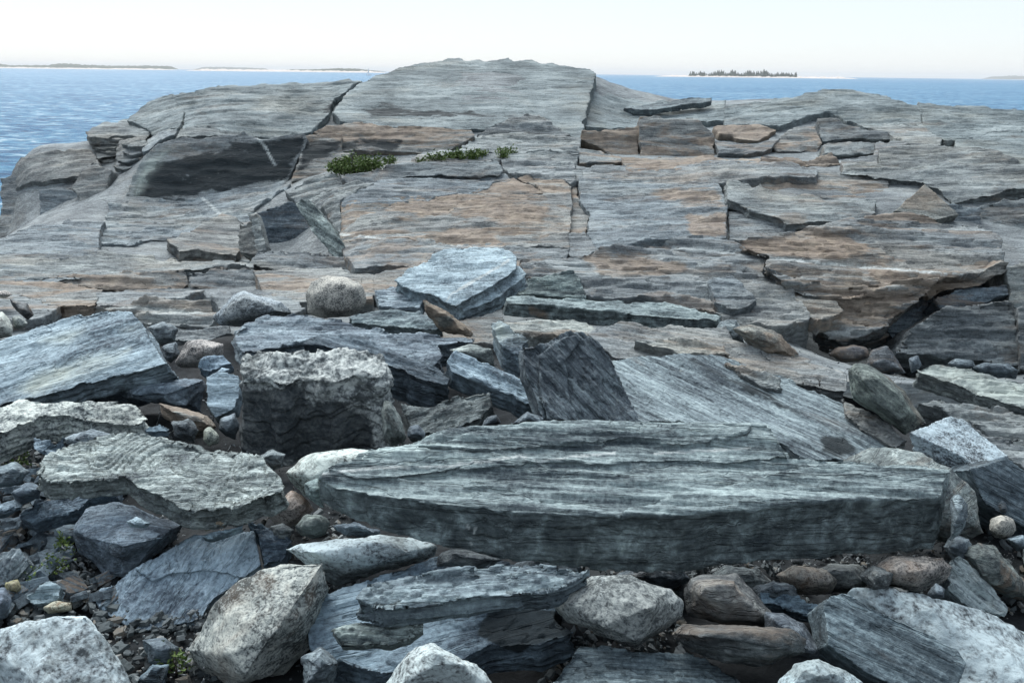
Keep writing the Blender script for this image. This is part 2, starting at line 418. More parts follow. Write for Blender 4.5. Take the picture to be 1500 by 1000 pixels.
def stains(me, co, Fm, o, st):
    out = {}
    if st:
        X, Y = topx(co @ Fm.T + o)
        for kind, poly in st:
            if kind == 'vein':
                pl = np.asarray(poly, float); dm = np.full(len(X), 1e9)
                wob = 1.6 * perlin(np.c_[X / 16, Y / 16, 0 * X]) + 0.8 * perlin(np.c_[X / 5, Y / 5, 0 * X])
                for p0, p1 in zip(pl[:-1], pl[1:]):
                    e = p1 - p0; tt = np.clip(((X - p0[0]) * e[0] + (Y - p0[1]) * e[1]) / (e @ e), 0, 1)
                    dm = np.minimum(dm, np.hypot(X - p0[0] - tt * e[0], Y + wob - p0[1] - tt * e[1]))
                wd = 1.1 + 1.3 * perlin(np.c_[X / 40, Y / 40, 0 * X + 3])
                a = 1 - sst(0.2, 1.1, dm - wd)
            else: a = inpoly(X, Y, poly, 12.0)
            out[kind] = np.maximum(out.get(kind, 0), a)
    return out
def tilt_normal(a, b):
    return np.array([math.tan(R(b)), -math.tan(R(a)), 1.0])
def disp_slate(co, no, rng, lay, terr, ridge, fine, size, contour=0.0, aniso=(1.1, 2.8), qw=None):
    q = co + rng.uniform(3, 40, 3) if qw is None else qw + 23.0
    nz = np.abs(no[:, 2])
    ws = 1 - sst(0.40, 0.80, nz); wt = 1 - ws
    h, A = lay
    z = co[:, 2] + perlin(q * np.array([2.2, 2.2, 0.01])) * h * 0.9
    def plates(z, h, seed):
        zl = z / h + 400.37 + seed
        k = np.floor(zl); fr = zl - k
        r1 = _h1[(k.astype(int) * 37 + 11) % 1024]; r2 = _h1[((k.astype(int) + 1) * 37 + 11) % 1024]
        bl = sst(0.72, 1.0, fr)
        loc = perlin(np.c_[q[:, 0] * 4.5, q[:, 1] * 4.5, k * 7.31]) * 0.55
        gro = np.exp(-((fr - 0.98) / 0.10) ** 2) * 0.55
        return r1 * (1 - bl) + r2 * bl + loc - gro
    lo = plates(z, h, 0) * 0.75 + plates(z, h * 0.37, 91) * 0.32
    hn = no.copy(); hn[:, 2] = 0
    hn /= np.maximum(np.linalg.norm(hn, axis=1), 1e-6)[:, None]
    co = co + hn * (ws * A * (lo - 0.75))[:, None]
    if terr:
        s = 1.0 / size
        v = 2.6 * fbm(q * np.array([aniso[0] * (s + 0.75), aniso[1] * (s + 0.75), 0.01]), 4) + 4
        k = np.floor(v); fr = v - k
        st = k + sst(0.0, 0.05, fr) * 0.85 + 0.15 * fr
        co[:, 2] += wt * np.sign(no[:, 2]) * terr * (st - 4.0) * 0.6
    if contour:
        qq = q + 0.12 * np.c_[perlin(q * 5.0), perlin(q * 5.0 + 9), 0 * nz]
        v = 7.0 * (perlin(qq * np.array([2.2, 3.2, 0.01])) + 0.35 * perlin(qq * np.array([7, 9, 0.01]))) + 40
        k = np.floor(v); fr = v - k
        co[:, 2] += wt * contour * ((k - 40) * 0.35 + 0.35 * sst(0.0, 0.3, fr) - 0.9 * np.exp(-((fr - 0.1) / 0.12) ** 2))
    if ridge:
        rr = perlin(q * np.array([1.6, 17, 1.0])) + 0.6 * perlin(q * np.array([4.0, 46, 2.0])) + 0.35 * perlin(q * np.array([9, 95, 4]))
        rr = rr - 0.9 * np.clip(np.abs(rr) * -1 + 0.25, 0, 1)
        co[:, 2] += wt * ridge * rr
        co += no * (ws * ridge * 0.5 * perlin(q * np.array([20, 20, 60])))[:, None]
    co += no * (fine * fbm(q * 9, 4))[:, None]
    co += no * (fine * 1.3 * perlin(q * 2.5))[:, None]
    return co, ws
_seed = [0]
def outward(pg):
    e = np.roll(pg, -1, 0) - pg
    n = np.c_[e[:, 1], -e[:, 0]]; n /= np.maximum(np.linalg.norm(n, axis=1), 1e-6)[:, None]
    if (pg[:, 0] * np.roll(pg[:, 1], -1) - pg[:, 1] * np.roll(pg[:, 0], -1)).sum() < 0: n = -n
    m = n + np.roll(n, 1, 0)
    return m / np.maximum(np.linalg.norm(m, axis=1), 0.5)[:, None]
PX = 1 / 910.0
LEDGE = [None]
def slab(name, poly, d=None, tilt=None, t=0.25, lift=0.0, grain=0.0, tint=(1, 1, 1), rust=0.12, mat='ledge', lay=(0.05, 0.012), terr=0.014, ridge=0.005,
         fine=0.003, sb=1.03, ext=None, label=None, cat=None, group=None, parent=None, extra=(), stain=(), vox=2.1, seg=8, jit=1.3, plane=None, smooth=0, at=None, grow=0.0, contour=0.0, trim=0.0, aniso=(1.1, 2.8), conform=True, lump=0.0, taper=None):
    """a slab of bedded rock: its upper face outlined, carried to a bedding plane in space, and given thickness below it"""
    _seed[0] += 1
    rng = np.random.RandomState(_seed[0])
    pg = np.array(poly, float)
    if grow: pg = pg + grow * outward(pg)
    if plane is None:
        cen = pg.mean(0) if at is None else np.array(at, float)
        if d is None:
            pts = []
            for s in (0.9, 0.5):
                for p in cen + (pg - cen) * s:
                    k = hit(*p)
                    if k: pts.append(P(p[0], p[1], k))
            pts = np.array(pts); o = pts.mean(0)
            if tilt is None:
                A = np.c_[pts[:, :2] - o[:2], np.ones(len(pts))]
                sol = np.linalg.lstsq(A.T @ A + np.diag([0.02, 0.02, 0]), A.T @ (pts[:, 2] - o[2]), rcond=None)[0]
                n = np.array([-sol[0], -sol[1], 1.0])
            else: n = tilt_normal(*tilt)
        else:
            o = P(cen[0], cen[1], d); n = tilt_normal(*(tilt or (12, 0)))
        n = n / np.linalg.norm(n)
        o = o + n * lift
    else:
        o, n = plane
        o = o + n * lift
    Fm = frame(n, R(grain))
    V, Fc = [], []
    dep = float((o - EYE) @ Fw)
    vx = vox * dep * PX
    def prism(pp, up, th, sbot, ex):
        rp = rough_poly(pp, rng, seg, jit)
        r = ray(rp[:, 0], rp[:, 1])
        oo = o + n * up
        kk = ((oo - EYE) @ n) / (r @ n)
        L = (EYE + r * kk[:, None] - o) @ Fm
        c0 = L.mean(0)
        B = c0 + (L - c0) * np.array([sbot, sbot, 1.0])
        e = np.array([0, 0, -th]) if ex is None else (np.array(ex, float) @ Fm) * th
        B = B + e * (np.interp(rp[:, 0], *zip(*taper))[:, None] if taper is not None and ex is not None else 1.0)
        k = len(V); m = len(L)
        ar = np.c_[L[:, 0], np.roll(L[:, 0], -1)], np.c_[L[:, 1], np.roll(L[:, 1], -1)]
        area = (ar[0][:, 0] * ar[1][:, 1] - ar[0][:, 1] * ar[1][:, 0]).sum()
        if area < 0: L = L[::-1]; B = B[::-1]
        V.extend(L); V.extend(B)
        Fc.append(list(range(k, k + m))); Fc.append(list(range(k + 2 * m - 1, k + m - 1, -1)))
        for i in range(m):
            j = (i + 1) % m
            Fc.append([k + j, k + i, k + m + i, k + m + j])
        return abs(area) / 2
    area = prism(pg, 0.0, t, sb, ext)
    for e in extra:
        prism(e[0], e[1], e[2], e[3] if len(e) > 3 else 1.0, None)
    vx = min(vx, t / 2.5)
    me = remesh(V, Fc, vx, smooth)
    if trim: me = trimmed(me, Fm, o, trim)
    co, no = getv(me)
    cf = conform and d is None and plane is None
    co, ws = disp_slate(co, no, rng, lay, terr, ridge, fine, 0.9 if cf else max(0.15, math.sqrt(area)), contour, aniso, co @ Fm.T + o if cf else None)
    if lump:
        qq = co + rng.uniform(3, 40, 3); qq = qq + 0.05 * np.c_[perlin(qq * 7), perlin(qq * 7 + 4), perlin(qq * 7 + 8)]
        up_ = 0.35 + 0.65 * sst(-0.16, -0.04, co[:, 2])
        co += no * (up_ * lump * (0.9 - 2.2 * np.abs(perlin(qq * np.array([6, 8, 9]))) - 1.0 * np.abs(perlin(qq * np.array([17, 20, 22]) + 5)) + 0.9 * perlin(qq * 3)))[:, None]
    if conform and d is None and plane is None:
        wp = co @ Fm.T + o
        zp = o[2] - ((wp[:, :2] - o[:2]) @ n[:2]) / n[2]
        co[:, 2] += 0.95 * np.clip(hgt(wp[:, 0], wp[:, 1]) + lift - zp, -.2, .2) * n[2]
    setv(me, co, edge=ws, **stains(me, co, Fm, o, stain))
    ob = obj(name, me, mat, parent, mat4(Fm, o), tint, rust)
    tag(ob, label, cat, group)
    ob_plane = (o, n)
    return ob, ob_plane
def rock(name, sil, d, bulge=0.12, back=0.2, mat='granite', tint=(1, 1, 1), rust=0.1, inner=(), amp=0.02, smooth=4, label=None, cat='boulder', group=None,
         parent=None, bed=(20, 0), grain=0.0, lay=None, vox=2.0, stain=(), lump=0.0, low=0.0):
    """a rounded or angular boulder: outline, nearer middle and farther back as one hull"""
    _seed[0] += 1
    rng = np.random.RandomState(1000 + _seed[0])
    s = np.array(sil, float); cen = s.mean(0)
    pts = list(P(s[:, 0], s[:, 1], np.full(len(s), d) + rng.uniform(-0.12, 0.12, len(s)) * bulge))
    if len(inner): i = np.array(inner, float); pts += list(P(i[:, 0], i[:, 1], d + i[:, 2]))
    else:
        r = cen + (s - cen) * 0.62
        pts += list(P(r[:, 0], r[:, 1], d - bulge * rng.uniform(0.55, 0.95, len(s))))
        pts.append(P(cen[0], cen[1], d - bulge))
    r = cen + (s - cen) * 0.80
    pts += [p + np.array([0, 0, -low]) for p in P(r[:, 0], r[:, 1], np.full(len(s), d + back))]
    pts = np.array(pts)
    o = pts.mean(0); n = tilt_normal(*bed); n /= np.linalg.norm(n); Fm = frame(n, R(grain))
    L = (pts - o) @ Fm
    bm = bmesh.new()
    for p in L: bm.verts.new(p)
    res = bmesh.ops.convex_hull(bm, input=bm.verts)
    dead = list({g for g in list(res['geom_interior']) + list(res['geom_unused']) if isinstance(g, bmesh.types.BMVert)})
    bmesh.ops.delete(bm, geom=dead, context='VERTS')
    bm.verts.index_update()
    V = [v.co[:] for v in bm.verts]; Fc = [[v.index for v in f.verts] for f in bm.faces]
    bm.free()
    size = float(np.ptp(L, axis=0).max())
    me = remesh(V, Fc, min(vox * d * PX, size / 22), smooth if smooth > 9 else int(round(smooth * 0.4)))
    co, no = getv(me)
    q = co + rng.uniform(3, 40, 3)
    ws = 1 - sst(0.4, 0.8, np.abs(no[:, 2]))
    sc = 1.0 / size
    if lay:
        co, ws = disp_slate(co, no, rng, lay, 0.0, 0.002, 0.002, size)
    co += no * (size * amp * (1.1 * fbm(q * 2.2 * sc, 3) - 0.9 * np.abs(perlin(q * 4 * sc)) - 0.5 * np.abs(perlin(q * 9 * sc))))[:, None]
    if lump:
        qw = q + 0.05 * np.c_[perlin(q * 7), perlin(q * 7 + 4), perlin(q * 7 + 8)]
        w = perlin(qw * np.array([5.5, 7, 13])); w2 = perlin(qw * np.array([15, 18, 30]) + 5)
        co += no * (lump * (0.8 - 1.9 * np.abs(w) - 0.8 * np.abs(w2) + 0.5 * perlin(q * 3)))[:, None]
    co += no * (0.004 * fbm(q * 14, 4, gain=0.6) - 0.004 * np.abs(perlin(q * 8)))[:, None]
    setv(me, co, edge=ws, **stains(me, co, Fm, o, stain))
    ob = obj(name, me, mat, parent, mat4(Fm, o), tint, rust)
    tag(ob, label, cat, group)
    return ob

# ------------------------------------------------------------------ beach, bedrock, sea, far shores
def sheet(name, xs, ys, zf, mat, kind='structure'):
    X, Y = np.meshgrid(xs, ys); Z = zf(X, Y)
    me = bpy.data.meshes.new(name)
    n, m = len(xs), len(ys)
    idx = np.arange(n * m).reshape(m, n)
    fc = np.stack([idx[:-1, :-1], idx[:-1, 1:], idx[1:, 1:], idx[1:, :-1]], -1).reshape(-1, 4)
    me.from_pydata(np.c_[X.ravel(), Y.ravel(), Z.ravel()].tolist(), [], fc.tolist())
    me.shade_smooth()
    o = obj(name, me, mat); tag(o, kind=kind)
    return o
def n2(X, Y, s, o=4):
    return fbm(np.c_[X.ravel() * s, Y.ravel() * s, np.full(X.size, 5.5)] + 30, o).reshape(X.shape)
def z_beach(X, Y):
    z = hgt(X, np.maximum(Y, 0.6)) - 0.03 + 0.03 * n2(X, Y, 2.5)
    bank = 3 * sst(-3.0, -13.0, Y) + 1.0 * sst(-1, -4, Y) + sst(-3, -6, Y) * 1.2 * n2(X, Y, 0.5)
    far = sst(9, 16, np.abs(X)) * sst(0, 6, Y)
    return np.where(np.abs(X) > 11.9, np.minimum(z, 0.2), z) + bank - far * 3.5 - 0.25 * sst(0.4, 0.8, X) * sst(3.1, 3.4, Y)
xs = np.r_[np.linspace(-60, -8, 30), np.arange(-4.5, 4.51, 0.045), np.linspace(8, 60, 30)]
ys = np.r_[np.linspace(-40, 0.5, 42), np.arange(1.2, 5.4, 0.045), [5.6]]
beach = sheet('beach', xs, ys, z_beach, 'soil')
def z_ledge(X, Y):
    z = hgt(X, Y)
    st = z / 0.13 + 0.9 * n2(X * 0.6, Y * 1.3, 0.7, 3)
    k = np.floor(st); q = (k + sst(0.55, 1.0, st - k)) * 0.13 - (st * 0.13 - z)
    z = 0.85 * z + 0.15 * q - 0.05 * sst(4.4, 5.6, Y) - 0.012
    z = z - 4 * sst(17.5, 18.9, Y) - 3 * sst(10.5, 11.9, X) * sst(6, 9, Y)
    z = z - 3.0 * sst(-6.35, -6.75, X) * sst(9.6, 10.6, Y)
    return z + 0.012 * n2(X, Y, 3.0)
ledge = sheet('bedrock_ledge', np.arange(-11.9, 11.9, 0.08), np.arange(5.0, 19.0, 0.07), z_ledge, 'ledge')
LEDGE[0] = ledge

def sea_material():
    m, t, b = NT('sea_water'); n = N(t)
    g = n.new('NewGeometry').outputs['Position']
    a = n.noise(n.vmath('MULTIPLY', g, (0.5, 1.5, 0.5)), 1.0, 9, 0.68, 0.4)
    c = n.noise(n.vmath('MULTIPLY', g, (0.02, 0.05, 0.05)), 1.0, 4, 0.6, 0.2)
    col = n.ramp(n.math('ADD', n.math('MULTIPLY', a, 0.9), n.math('MULTIPLY', c, 0.1)), [(0.38, (0.004, 0.045, 0.11)), (0.47, (0.018, 0.118, 0.24)), (0.54, (0.075, 0.24, 0.37)), (0.62, (0.46, 0.57, 0.62))])  # pale wave highlights and dark wave faces painted into the water colour
    n.put(b.inputs['Base Color'], col)
    b.inputs['Roughness'].default_value = 0.35
    b.inputs['Specular IOR Level'].default_value = 0.10
    b.inputs['IOR'].default_value = 1.33
    bp = n.new('Bump'); bp.inputs['Strength'].default_value = 1.0; bp.inputs['Distance'].default_value = 0.5
    n.put(bp.inputs['Height'], n.math('ADD', a, n.math('MULTIPLY', n.noise(g, 2.6, 4, 0.6), 0.25)))
    n.put(b.inputs['Normal'], bp.outputs[0])
    return m
M['sea'] = sea_material()
def build_sea():
    rad = np.r_[np.geomspace(14, 260, 240), np.geomspace(280, 16000, 40)]
    ang = np.r_[np.linspace(R(-180), R(-44), 24)[:-1], np.linspace(R(-44), R(40), 200), np.linspace(R(40), R(180), 24)[1:]]
    RR, AA = np.meshgrid(rad, ang)
    X = RR * np.sin(AA); Y = RR * np.cos(AA)
    fade = 1 - sst(90, 250, RR)
    w = fbm(np.c_[X.ravel() * 0.30, Y.ravel() * 0.62, np.zeros(X.size)], 2).reshape(X.shape) * 0.10
    w += (0.04 - 0.08 * np.abs(perlin(np.c_[X.ravel() * 1.0, Y.ravel() * 2.0, np.ones(X.size)]).reshape(X.shape)))
    Z = SEA + w * fade
    n, m = len(rad), len(ang)
    idx = np.arange(n * m).reshape(m, n)
    fc = np.stack([idx[:-1, :-1], idx[:-1, 1:], idx[1:, 1:], idx[1:, :-1]], -1).reshape(-1, 4)
    me = bpy.data.meshes.new('sea')
    me.from_pydata(np.c_[X.ravel(), Y.ravel(), Z.ravel()].tolist(), [], fc[:, ::-1].tolist())
    me.shade_smooth()
    tag(obj('sea', me, 'sea'), kind='structure')
build_sea()

def bearing(px, D):
    r = ray(px, 500 - FPX * 0.2947)
    a = math.atan2(r[0], r[1])
    return np.array([D * math.sin(a), D * math.cos(a)]), a
def island(name, x0, x1, D, prof, shore_h, depth, mat, label, wood_label, woodname='wood', seed=1):
    """an island: pale shore platform and a wooded back whose height follows prof (fractions along, metres)"""
    rng = np.random.RandomState(seed)
    A, a0 = bearing(x0, D); B, a1 = bearing(x1, D)
    ex = (B - A); L = np.linalg.norm(ex); ex /= L; ey = np.array([-ex[1], ex[0]])
    if ey[1] < 0: ey = -ey
    k = 120
    def ridge(hf, inset, base, back):
        V, Fc = [], []
        for i in range(k + 1):
            u = i / k
            h = hf(u)
            for v, zz in ((0, 0), (0.12, h * 0.72), (0.4, h), (1, 0)):
                q = A + ex * L * u + ey * (inset + (back - inset) * v)
                V.append((q[0], q[1], SEA + base + zz - 0.3))
        for i in range(k):
            for j in range(3):
                a = i * 4 + j; Fc.append((a, a + 4, a + 5, a + 1))
        me = bpy.data.meshes.new(name); me.from_pydata(V, [], Fc); me.shade_smooth()
        return me
    nz = rng.rand(k + 2)
    root = obj(name, ridge(lambda u: shore_h * (0.6 + 0.5 * nz[int(u * k)]) * min(1, 12 * u, 12 * (1 - u)) + 0.2, 0, 0, depth), 'shore')
    tag(root, label=label, kind='structure')
    us, hs = zip(*prof)
    if max(hs) > 0 and mat:
        nz2 = rng.rand(k + 2)
        w = obj(woodname, ridge(lambda u: max(0.0, float(np.interp(u, us, hs)) * (0.88 + 0.24 * nz2[int(u * k)])), depth * 0.25, shore_h * 0.6, depth * 0.9), mat, root)
    return root, A, ex, ey, L
island('far_island', -60, 266, 3600, [(0, 12), (.17, 11), (.2, 7), (.38, 9), (.43, 16), (.55, 12), (.7, 10), (.85, 12), (.97, 11), (.99, 4), (1, 0)], 5.5, 300, 'farwood', None, None, seed=3)
island('sandy_island', 268, 572, 2700, [(0, 0), (.1, 1), (.14, 0), (.45, 0), (.5, 3), (.62, 4), (.74, 8), (.84, 7), (.93, 3), (1, 0)], 6.0, 160, 'farwood', None, None, seed=4)
island('distant_headland', 283, 400, 6500, [(0, 0), (.1, 16), (.3, 20), (.6, 18), (.9, 14), (1, 0)], 2, 300, 'farwood', None, None, seed=6)
island('distant_headland', 1438, 1580, 7500, [(0, 0), (.1, 16), (.3, 24), (.6, 26), (1, 24)], 2, 300, 'farwood', None, None, seed=7)
isl, IA, iex, iey, IL = island('spruce_island', 955, 1262, 2100, [(0, 0), (1, 0)], 4.2, 90, None, None, None, seed=5)
def spruces():
    rng = np.random.RandomState(11)
    V, Fc = [], []
    for i in range(640):
        u = 0.186 + 0.52 * rng.rand()
        e = min((u - 0.186) / 0.52, 1 - (u - 0.186) / 0.52)
        q = IA + iex * IL * u + iey * rng.uniform(14, 70)
        h = (rng.uniform(6.5, 15.5) if i < 330 else rng.uniform(5.5, 9.0)) * (0.85 + 0.3 * math.sin(u * 61) * math.sin(u * 23 + 1)) * (0.72 + 0.28 * min(1, e * 4)); w = h * rng.uniform(0.22, 0.36)
        z0 = SEA + 2.2
        for (f0, f1, ww) in ((0.02, 0.45, 1.0), (0.28, 0.7, 0.78), (0.52, 0.88, 0.52), (0.74, 1.0, 0.28)):
            k = len(V); m = 7
            for j in range(m):
                a = 2 * math.pi * j / m + rng.rand() * 0.5
                r = w * ww * rng.uniform(0.65, 1.15)
                V.append((q[0] + r * math.cos(a), q[1] + r * math.sin(a), z0 + h * (f0 + rng.uniform(-0.03, 0.03))))
            V.append((q[0], q[1], z0 + h * f1))
            for j in range(m): Fc.append((k + j, k + (j + 1) % m, k + m))
    me = bpy.data.meshes.new('spruce_wood'); me.from_pydata(V, [], Fc)
    tag(obj('spruce_wood', me, 'spruce'), 'dark spruce wood along the crest of the small pale-shored island', 'wood', kind='stuff')
spruces()
def sailboat():
    q, _ = bearing(540, 1000)
    z = SEA
    root = bpy.data.objects.new('sailboat', None); COL.objects.link(root); root.location = (q[0], q[1], z)
    tag(root, 'tiny white sailboat on the sea behind the ledge', 'sailboat')
    bpy.context.view_layer.update()
    def mk(nm, V, F, mat):
        me = bpy.data.meshes.new(nm); me.from_pydata([(q[0] + a, q[1] + b, z + c) for a, b, c in V], [], F); obj(nm, me, mat, root)
    mk('hull', [(-2.6, -.7, .7), (2.9, 0, .9), (-2.6, .7, .7), (-2.3, -.4, -.1), (2.2, 0, -.1), (-2.3, .4, -.1)], [(0, 1, 2), (3, 5, 4), (0, 3, 4, 1), (1, 4, 5, 2), (2, 5, 3, 0)], 'sail')
    mk('mast', [(.3, -.06, .7), (.42, 0, .7), (.3, .06, .7), (.36, 0, 8.2)], [(0, 1, 3), (1, 2, 3), (2, 0, 3)], 'stem')
    mk('sail', [(.25, 0, 1.3), (.3, .02, 8.0), (-2.2, .25, 1.4), (-.9, .35, 3.6), (.25, .05, 1.3), (.3, .07, 8.0), (-2.2, .30, 1.4), (-.9, .40, 3.6)], [(0, 3, 1), (0, 2, 3), (4, 5, 7), (4, 7, 6)], 'sail')
sailboat()
def haze():
    me = bpy.data.meshes.new('haze')
    a, z0, z1 = 16600, SEA - 1.6, 44.0
    V = [(x, y, z) for z in (z0, z1) for y in (-a, a) for x in (-a, a)]
    me.from_pydata(V, [], [(0, 2, 3, 1), (4, 5, 7, 6), (0, 1, 5, 4), (1, 3, 7, 5), (3, 2, 6, 7), (2, 0, 4, 6)])
    m = bpy.data.materials.new('sea_haze'); m.use_nodes = True
    t = m.node_tree; t.nodes.clear()
    v = t.nodes.new('ShaderNodeVolumePrincipled'); out = t.nodes.new('ShaderNodeOutputMaterial')
    v.inputs['Color'].default_value = (0.94, 0.98, 1.0, 1); v.inputs['Density'].default_value = 1.4e-4
    t.links.new(v.outputs[0], out.inputs['Volume'])
    me.materials.append(m)
    tag(obj('haze', me, None), kind='stuff')
haze()

# ------------------------------------------------------------------ bedrock: each block and plate of the ledge
BRN, GRY, LIT, DRK, BLU = (1.05, 1.0, 0.95), (1, 1, 1), (1.10, 1.10, 1.07), (0.80, 0.82, 0.83), (0.95, 1.0, 1.04)
def br(poly, **kw):
    kw.setdefault('parent', ledge); kw.setdefault('lift', .02 if 'd' not in kw else 0.0); kw.setdefault('grow', 2.6); kw.setdefault('jit', 2.0); kw.setdefault('seg', 9); kw.setdefault('aniso', (0.8, 4.5)); kw['rust'] = min(1.2, kw.get('rust', .15) * 1.2 + .05); kw.setdefault('vox', 1.68); kw.setdefault('trim', kw.get('t', .25) + .05 if 'ext' in kw or 'd' in kw else .22)
    return slab('rock_plate', poly, **kw)
# far left headland
br([(12,245),(61,235),(133,222),(142,236),(119,254),(85,257),(10,264)], tint=BRN, rust=.08, t=.5)
br([(3,263),(92,255),(88,275),(58,279),(59,305),(44,328),(-8,352),(2,312)], d=11.2, tilt=(48,-12), t=.6, tint=GRY)
br([(59,279),(105,277),(128,250),(112,300),(100,330),(61,332)], d=10.7, tilt=(50,0), t=.5, tint=BLU)
br([(105,276),(134,240),(163,250),(152,281),(140,322),(112,328),(100,326),(118,292)], d=10.5, tilt=(48,-15), t=.5, tint=BRN, rust=.08)
# notch of stacked thin plates at the left end
br([(127,196),(150,182),(197,178),(221,187),(217,198),(177,197),(131,200)], d=11.6, tilt=(12,-4), t=.10, tint=LIT, lay=(.03,.03))
br([(133,203),(178,199),(214,199),(216,206),(180,226),(140,230)], d=11.65, tilt=(14,-4), t=.5, tint=DRK, lay=(.055,.12), ext=(0,.1,-1))
br([(176,207),(214,200),(212,222),(196,243),(184,252),(170,256),(172,230)], d=11.0, tilt=(40,-18), t=.45, tint=GRY, lay=(.05,.09))
br([(155,262),(186,250),(184,285),(180,296),(152,294)], d=10.7, tilt=(50,-10), t=.45, tint=DRK, lay=(.05,.10))
for k in range(6):
    y = 202 + 6.5 * k; x0 = 132 + 2.2 * k + 3 * math.sin(k * 2.3); x1 = 182 - 1.5 * k + 4 * math.cos(k * 1.7)
    br([(x0, y), (x0 + 14, y - 3), (x1, y - 4), (x1 + 3, y), (x1 - 8, y + 3), (x0 + 10, y + 3)], d=11.45 - .03 * k, tilt=(10, -4), t=.035, tint=(GRY, DRK, LIT)[k % 3], lay=(.02, .02), grow=0, jit=1.0)
for k in range(7):
    y = 212 + 11 * k; x0 = 176 - 3.2 * k + 3 * math.sin(k * 1.9); x1 = 213 - 4.2 * k + 3 * math.cos(k * 2.1)
    br([(x0, y), (x0 + 10, y - 5), (x1, y - 7), (x1 + 2, y + 1), (x0 + 14, y + 5)], d=10.95 - .05 * k, tilt=(22, -8), t=.06, tint=(LIT, GRY, DRK)[k % 3], lay=(.025, .03), grow=0, jit=1.2)
# left shoulder
br([(188,178),(218,152),(252,137),(269,160),(262,190),(222,194),(214,184)], t=.5, mat='crest', tint=LIT, rust=.08)
br([(252,137),(302,135),(340,127),(370,128),(432,121),(500,119),(531,126),(490,145),(480,165),(455,185),(400,192),(370,191),(345,193),(300,187),(265,188),(271,160)], t=.6, mat='crest', tint=LIT, rust=.1, terr=.018,
   stain=[('dark', [(470,165),(485,148),(497,150),(490,165)]), ('dark', [(236,190),(262,170),(268,178),(262,190)])])
br([(214,197),(228,192),(262,191),(259,206),(218,224),(209,224)], tilt=(30,-10), t=.4, tint=BLU)
br([(265,189),(306,187),(353,193),(340,199),(272,201),(259,207)], tilt=(32,0), t=.4, tint=LIT, lift=.02)
# block with the black lichen face
_, pl5 = br([(185,296),(194,261),(211,231),(231,214),(272,202),(340,199),(357,194),(381,207),(445,197),(449,204),(421,264),(408,272),(326,285),(211,297)], d=10.25, tilt=(57,-6), t=.6, tint=GRY, terr=.012,
   stain=[('dark', [(190,293),(202,262),(222,240),(270,226),(310,222),(345,205),(382,208),(446,198),(446,208),(420,262),(326,282),(212,293)]), ('pale', [(200,262),(215,235),(245,222),(240,228),(215,262),(198,292)]), ('vein', [(378,203),(390,216),(396,230),(403,242)]), ('vein', [(384,210),(392,222),(400,236)])])
br([(449,200),(476,197),(500,199),(500,223),(520,222),(490,242),(485,256),(428,266),(440,232)], d=10.2, tilt=(40,0), t=.5, tint=BRN, rust=.5, stain=[('dark', [(430,262),(445,205),(470,205),(500,205),(495,222),(460,240)])])
br([(455,192),(520,180),(560,186),(625,188),(690,191),(694,199),(653,220),(619,223),(568,220),(500,222),(500,200),(476,197)], d=10.45, tilt=(38,0), t=.5, tint=BRN, rust=.5, stain=[('dark', [(500,206),(560,200),(590,205),(585,220),(500,222)])])
# hump
br([(527,124),(551,113),(588,101),(650,92),(673,88),(694,91),(745,89),(782,92),(826,99),(864,104),(872,109),(867,128),(857,162),(852,201),(833,196),(806,180),(782,170),(738,177),(711,188),(619,187),(527,180),(498,177),(488,164),(505,145)], t=.9, mat='crest', tint=LIT, rust=.08, terr=.012, lift=.0, conform=False,
   stain=[('dark', [(530,160),(560,150),(600,158),(680,164),(750,168),(740,175),(650,172),(545,172)])], ext=(0,.45,-.9))
br([(700,197),(731,183),(772,170),(789,171),(833,197),(823,200),(772,202),(704,202)], d=10.75, tilt=(38,0), t=.4, tint=GRY, lift=.02, terr=.02)
br([(670,223),(690,207),(721,203),(789,203),(833,201),(850,206),(847,231),(816,225),(772,224),(724,224)], t=.4, tint=LIT, terr=.03)
br([(620,224),(655,222),(690,224),(745,226),(740,234),(690,236),(640,239),(600,238)], t=.4, tint=GRY)
br([(500,262),(527,255),(585,241),(636,240),(731,235),(736,247),(728,257),(670,259),(602,255),(551,268),(507,272)], d=9.25, tilt=(32,0), t=.35, tint=DRK, lay=(.06,.06), ext=(0,.3,-1), lift=.03)
br([(736,238),(799,233),(816,244),(840,245),(843,264),(816,261),(758,256),(738,247)], t=.35, tint=GRY, terr=.03)
br([(748,226),(816,226),(846,232),(842,244),(818,243),(800,232),(738,236)], t=.35, tint=LIT, terr=.02)
# middle slope, left of the joint
br([(420,285),(470,264),(500,262),(507,273),(551,271),(500,300),(495,330),(470,300),(440,292)], t=.35, tint=LIT, terr=.03)
br([(500,279),(551,271),(602,259),(738,259),(748,264),(687,281),(568,295),(500,299)], t=.35, tint=BLU, terr=.02, lift=.02)
br([(500,300),(568,296),(677,283),(667,301),(656,313),(534,317),(498,330)], t=.35, tint=BRN, rust=.75)
br([(690,281),(752,264),(799,284),(738,286)], t=.35, tint=BRN, rust=.6)
_, plm = br([(758,261),(816,257),(835,271),(837,298),(833,312),(835,332),(830,349),(833,366),(670,359),(497,342),(497,331),(534,318),(656,314),(677,286),(738,287),(799,285)], t=.4, tint=BRN, rust=.4, terr=.02,
   stain=[('rust', [(660,335),(700,338),(730,355),(640,356)]), ('rust', [(700,300),(800,305),(790,325),(720,320)]), ('vein', [(489,343),(540,347.5),(620,357.5),(700,362.5),(770,365),(838,367)])])
br([(495,346),(670,362),(833,369),(830,376),(765,380),(700,372),(640,366),(600,390),(520,392)], t=.35, tint=GRY, rust=.3, terr=.02)
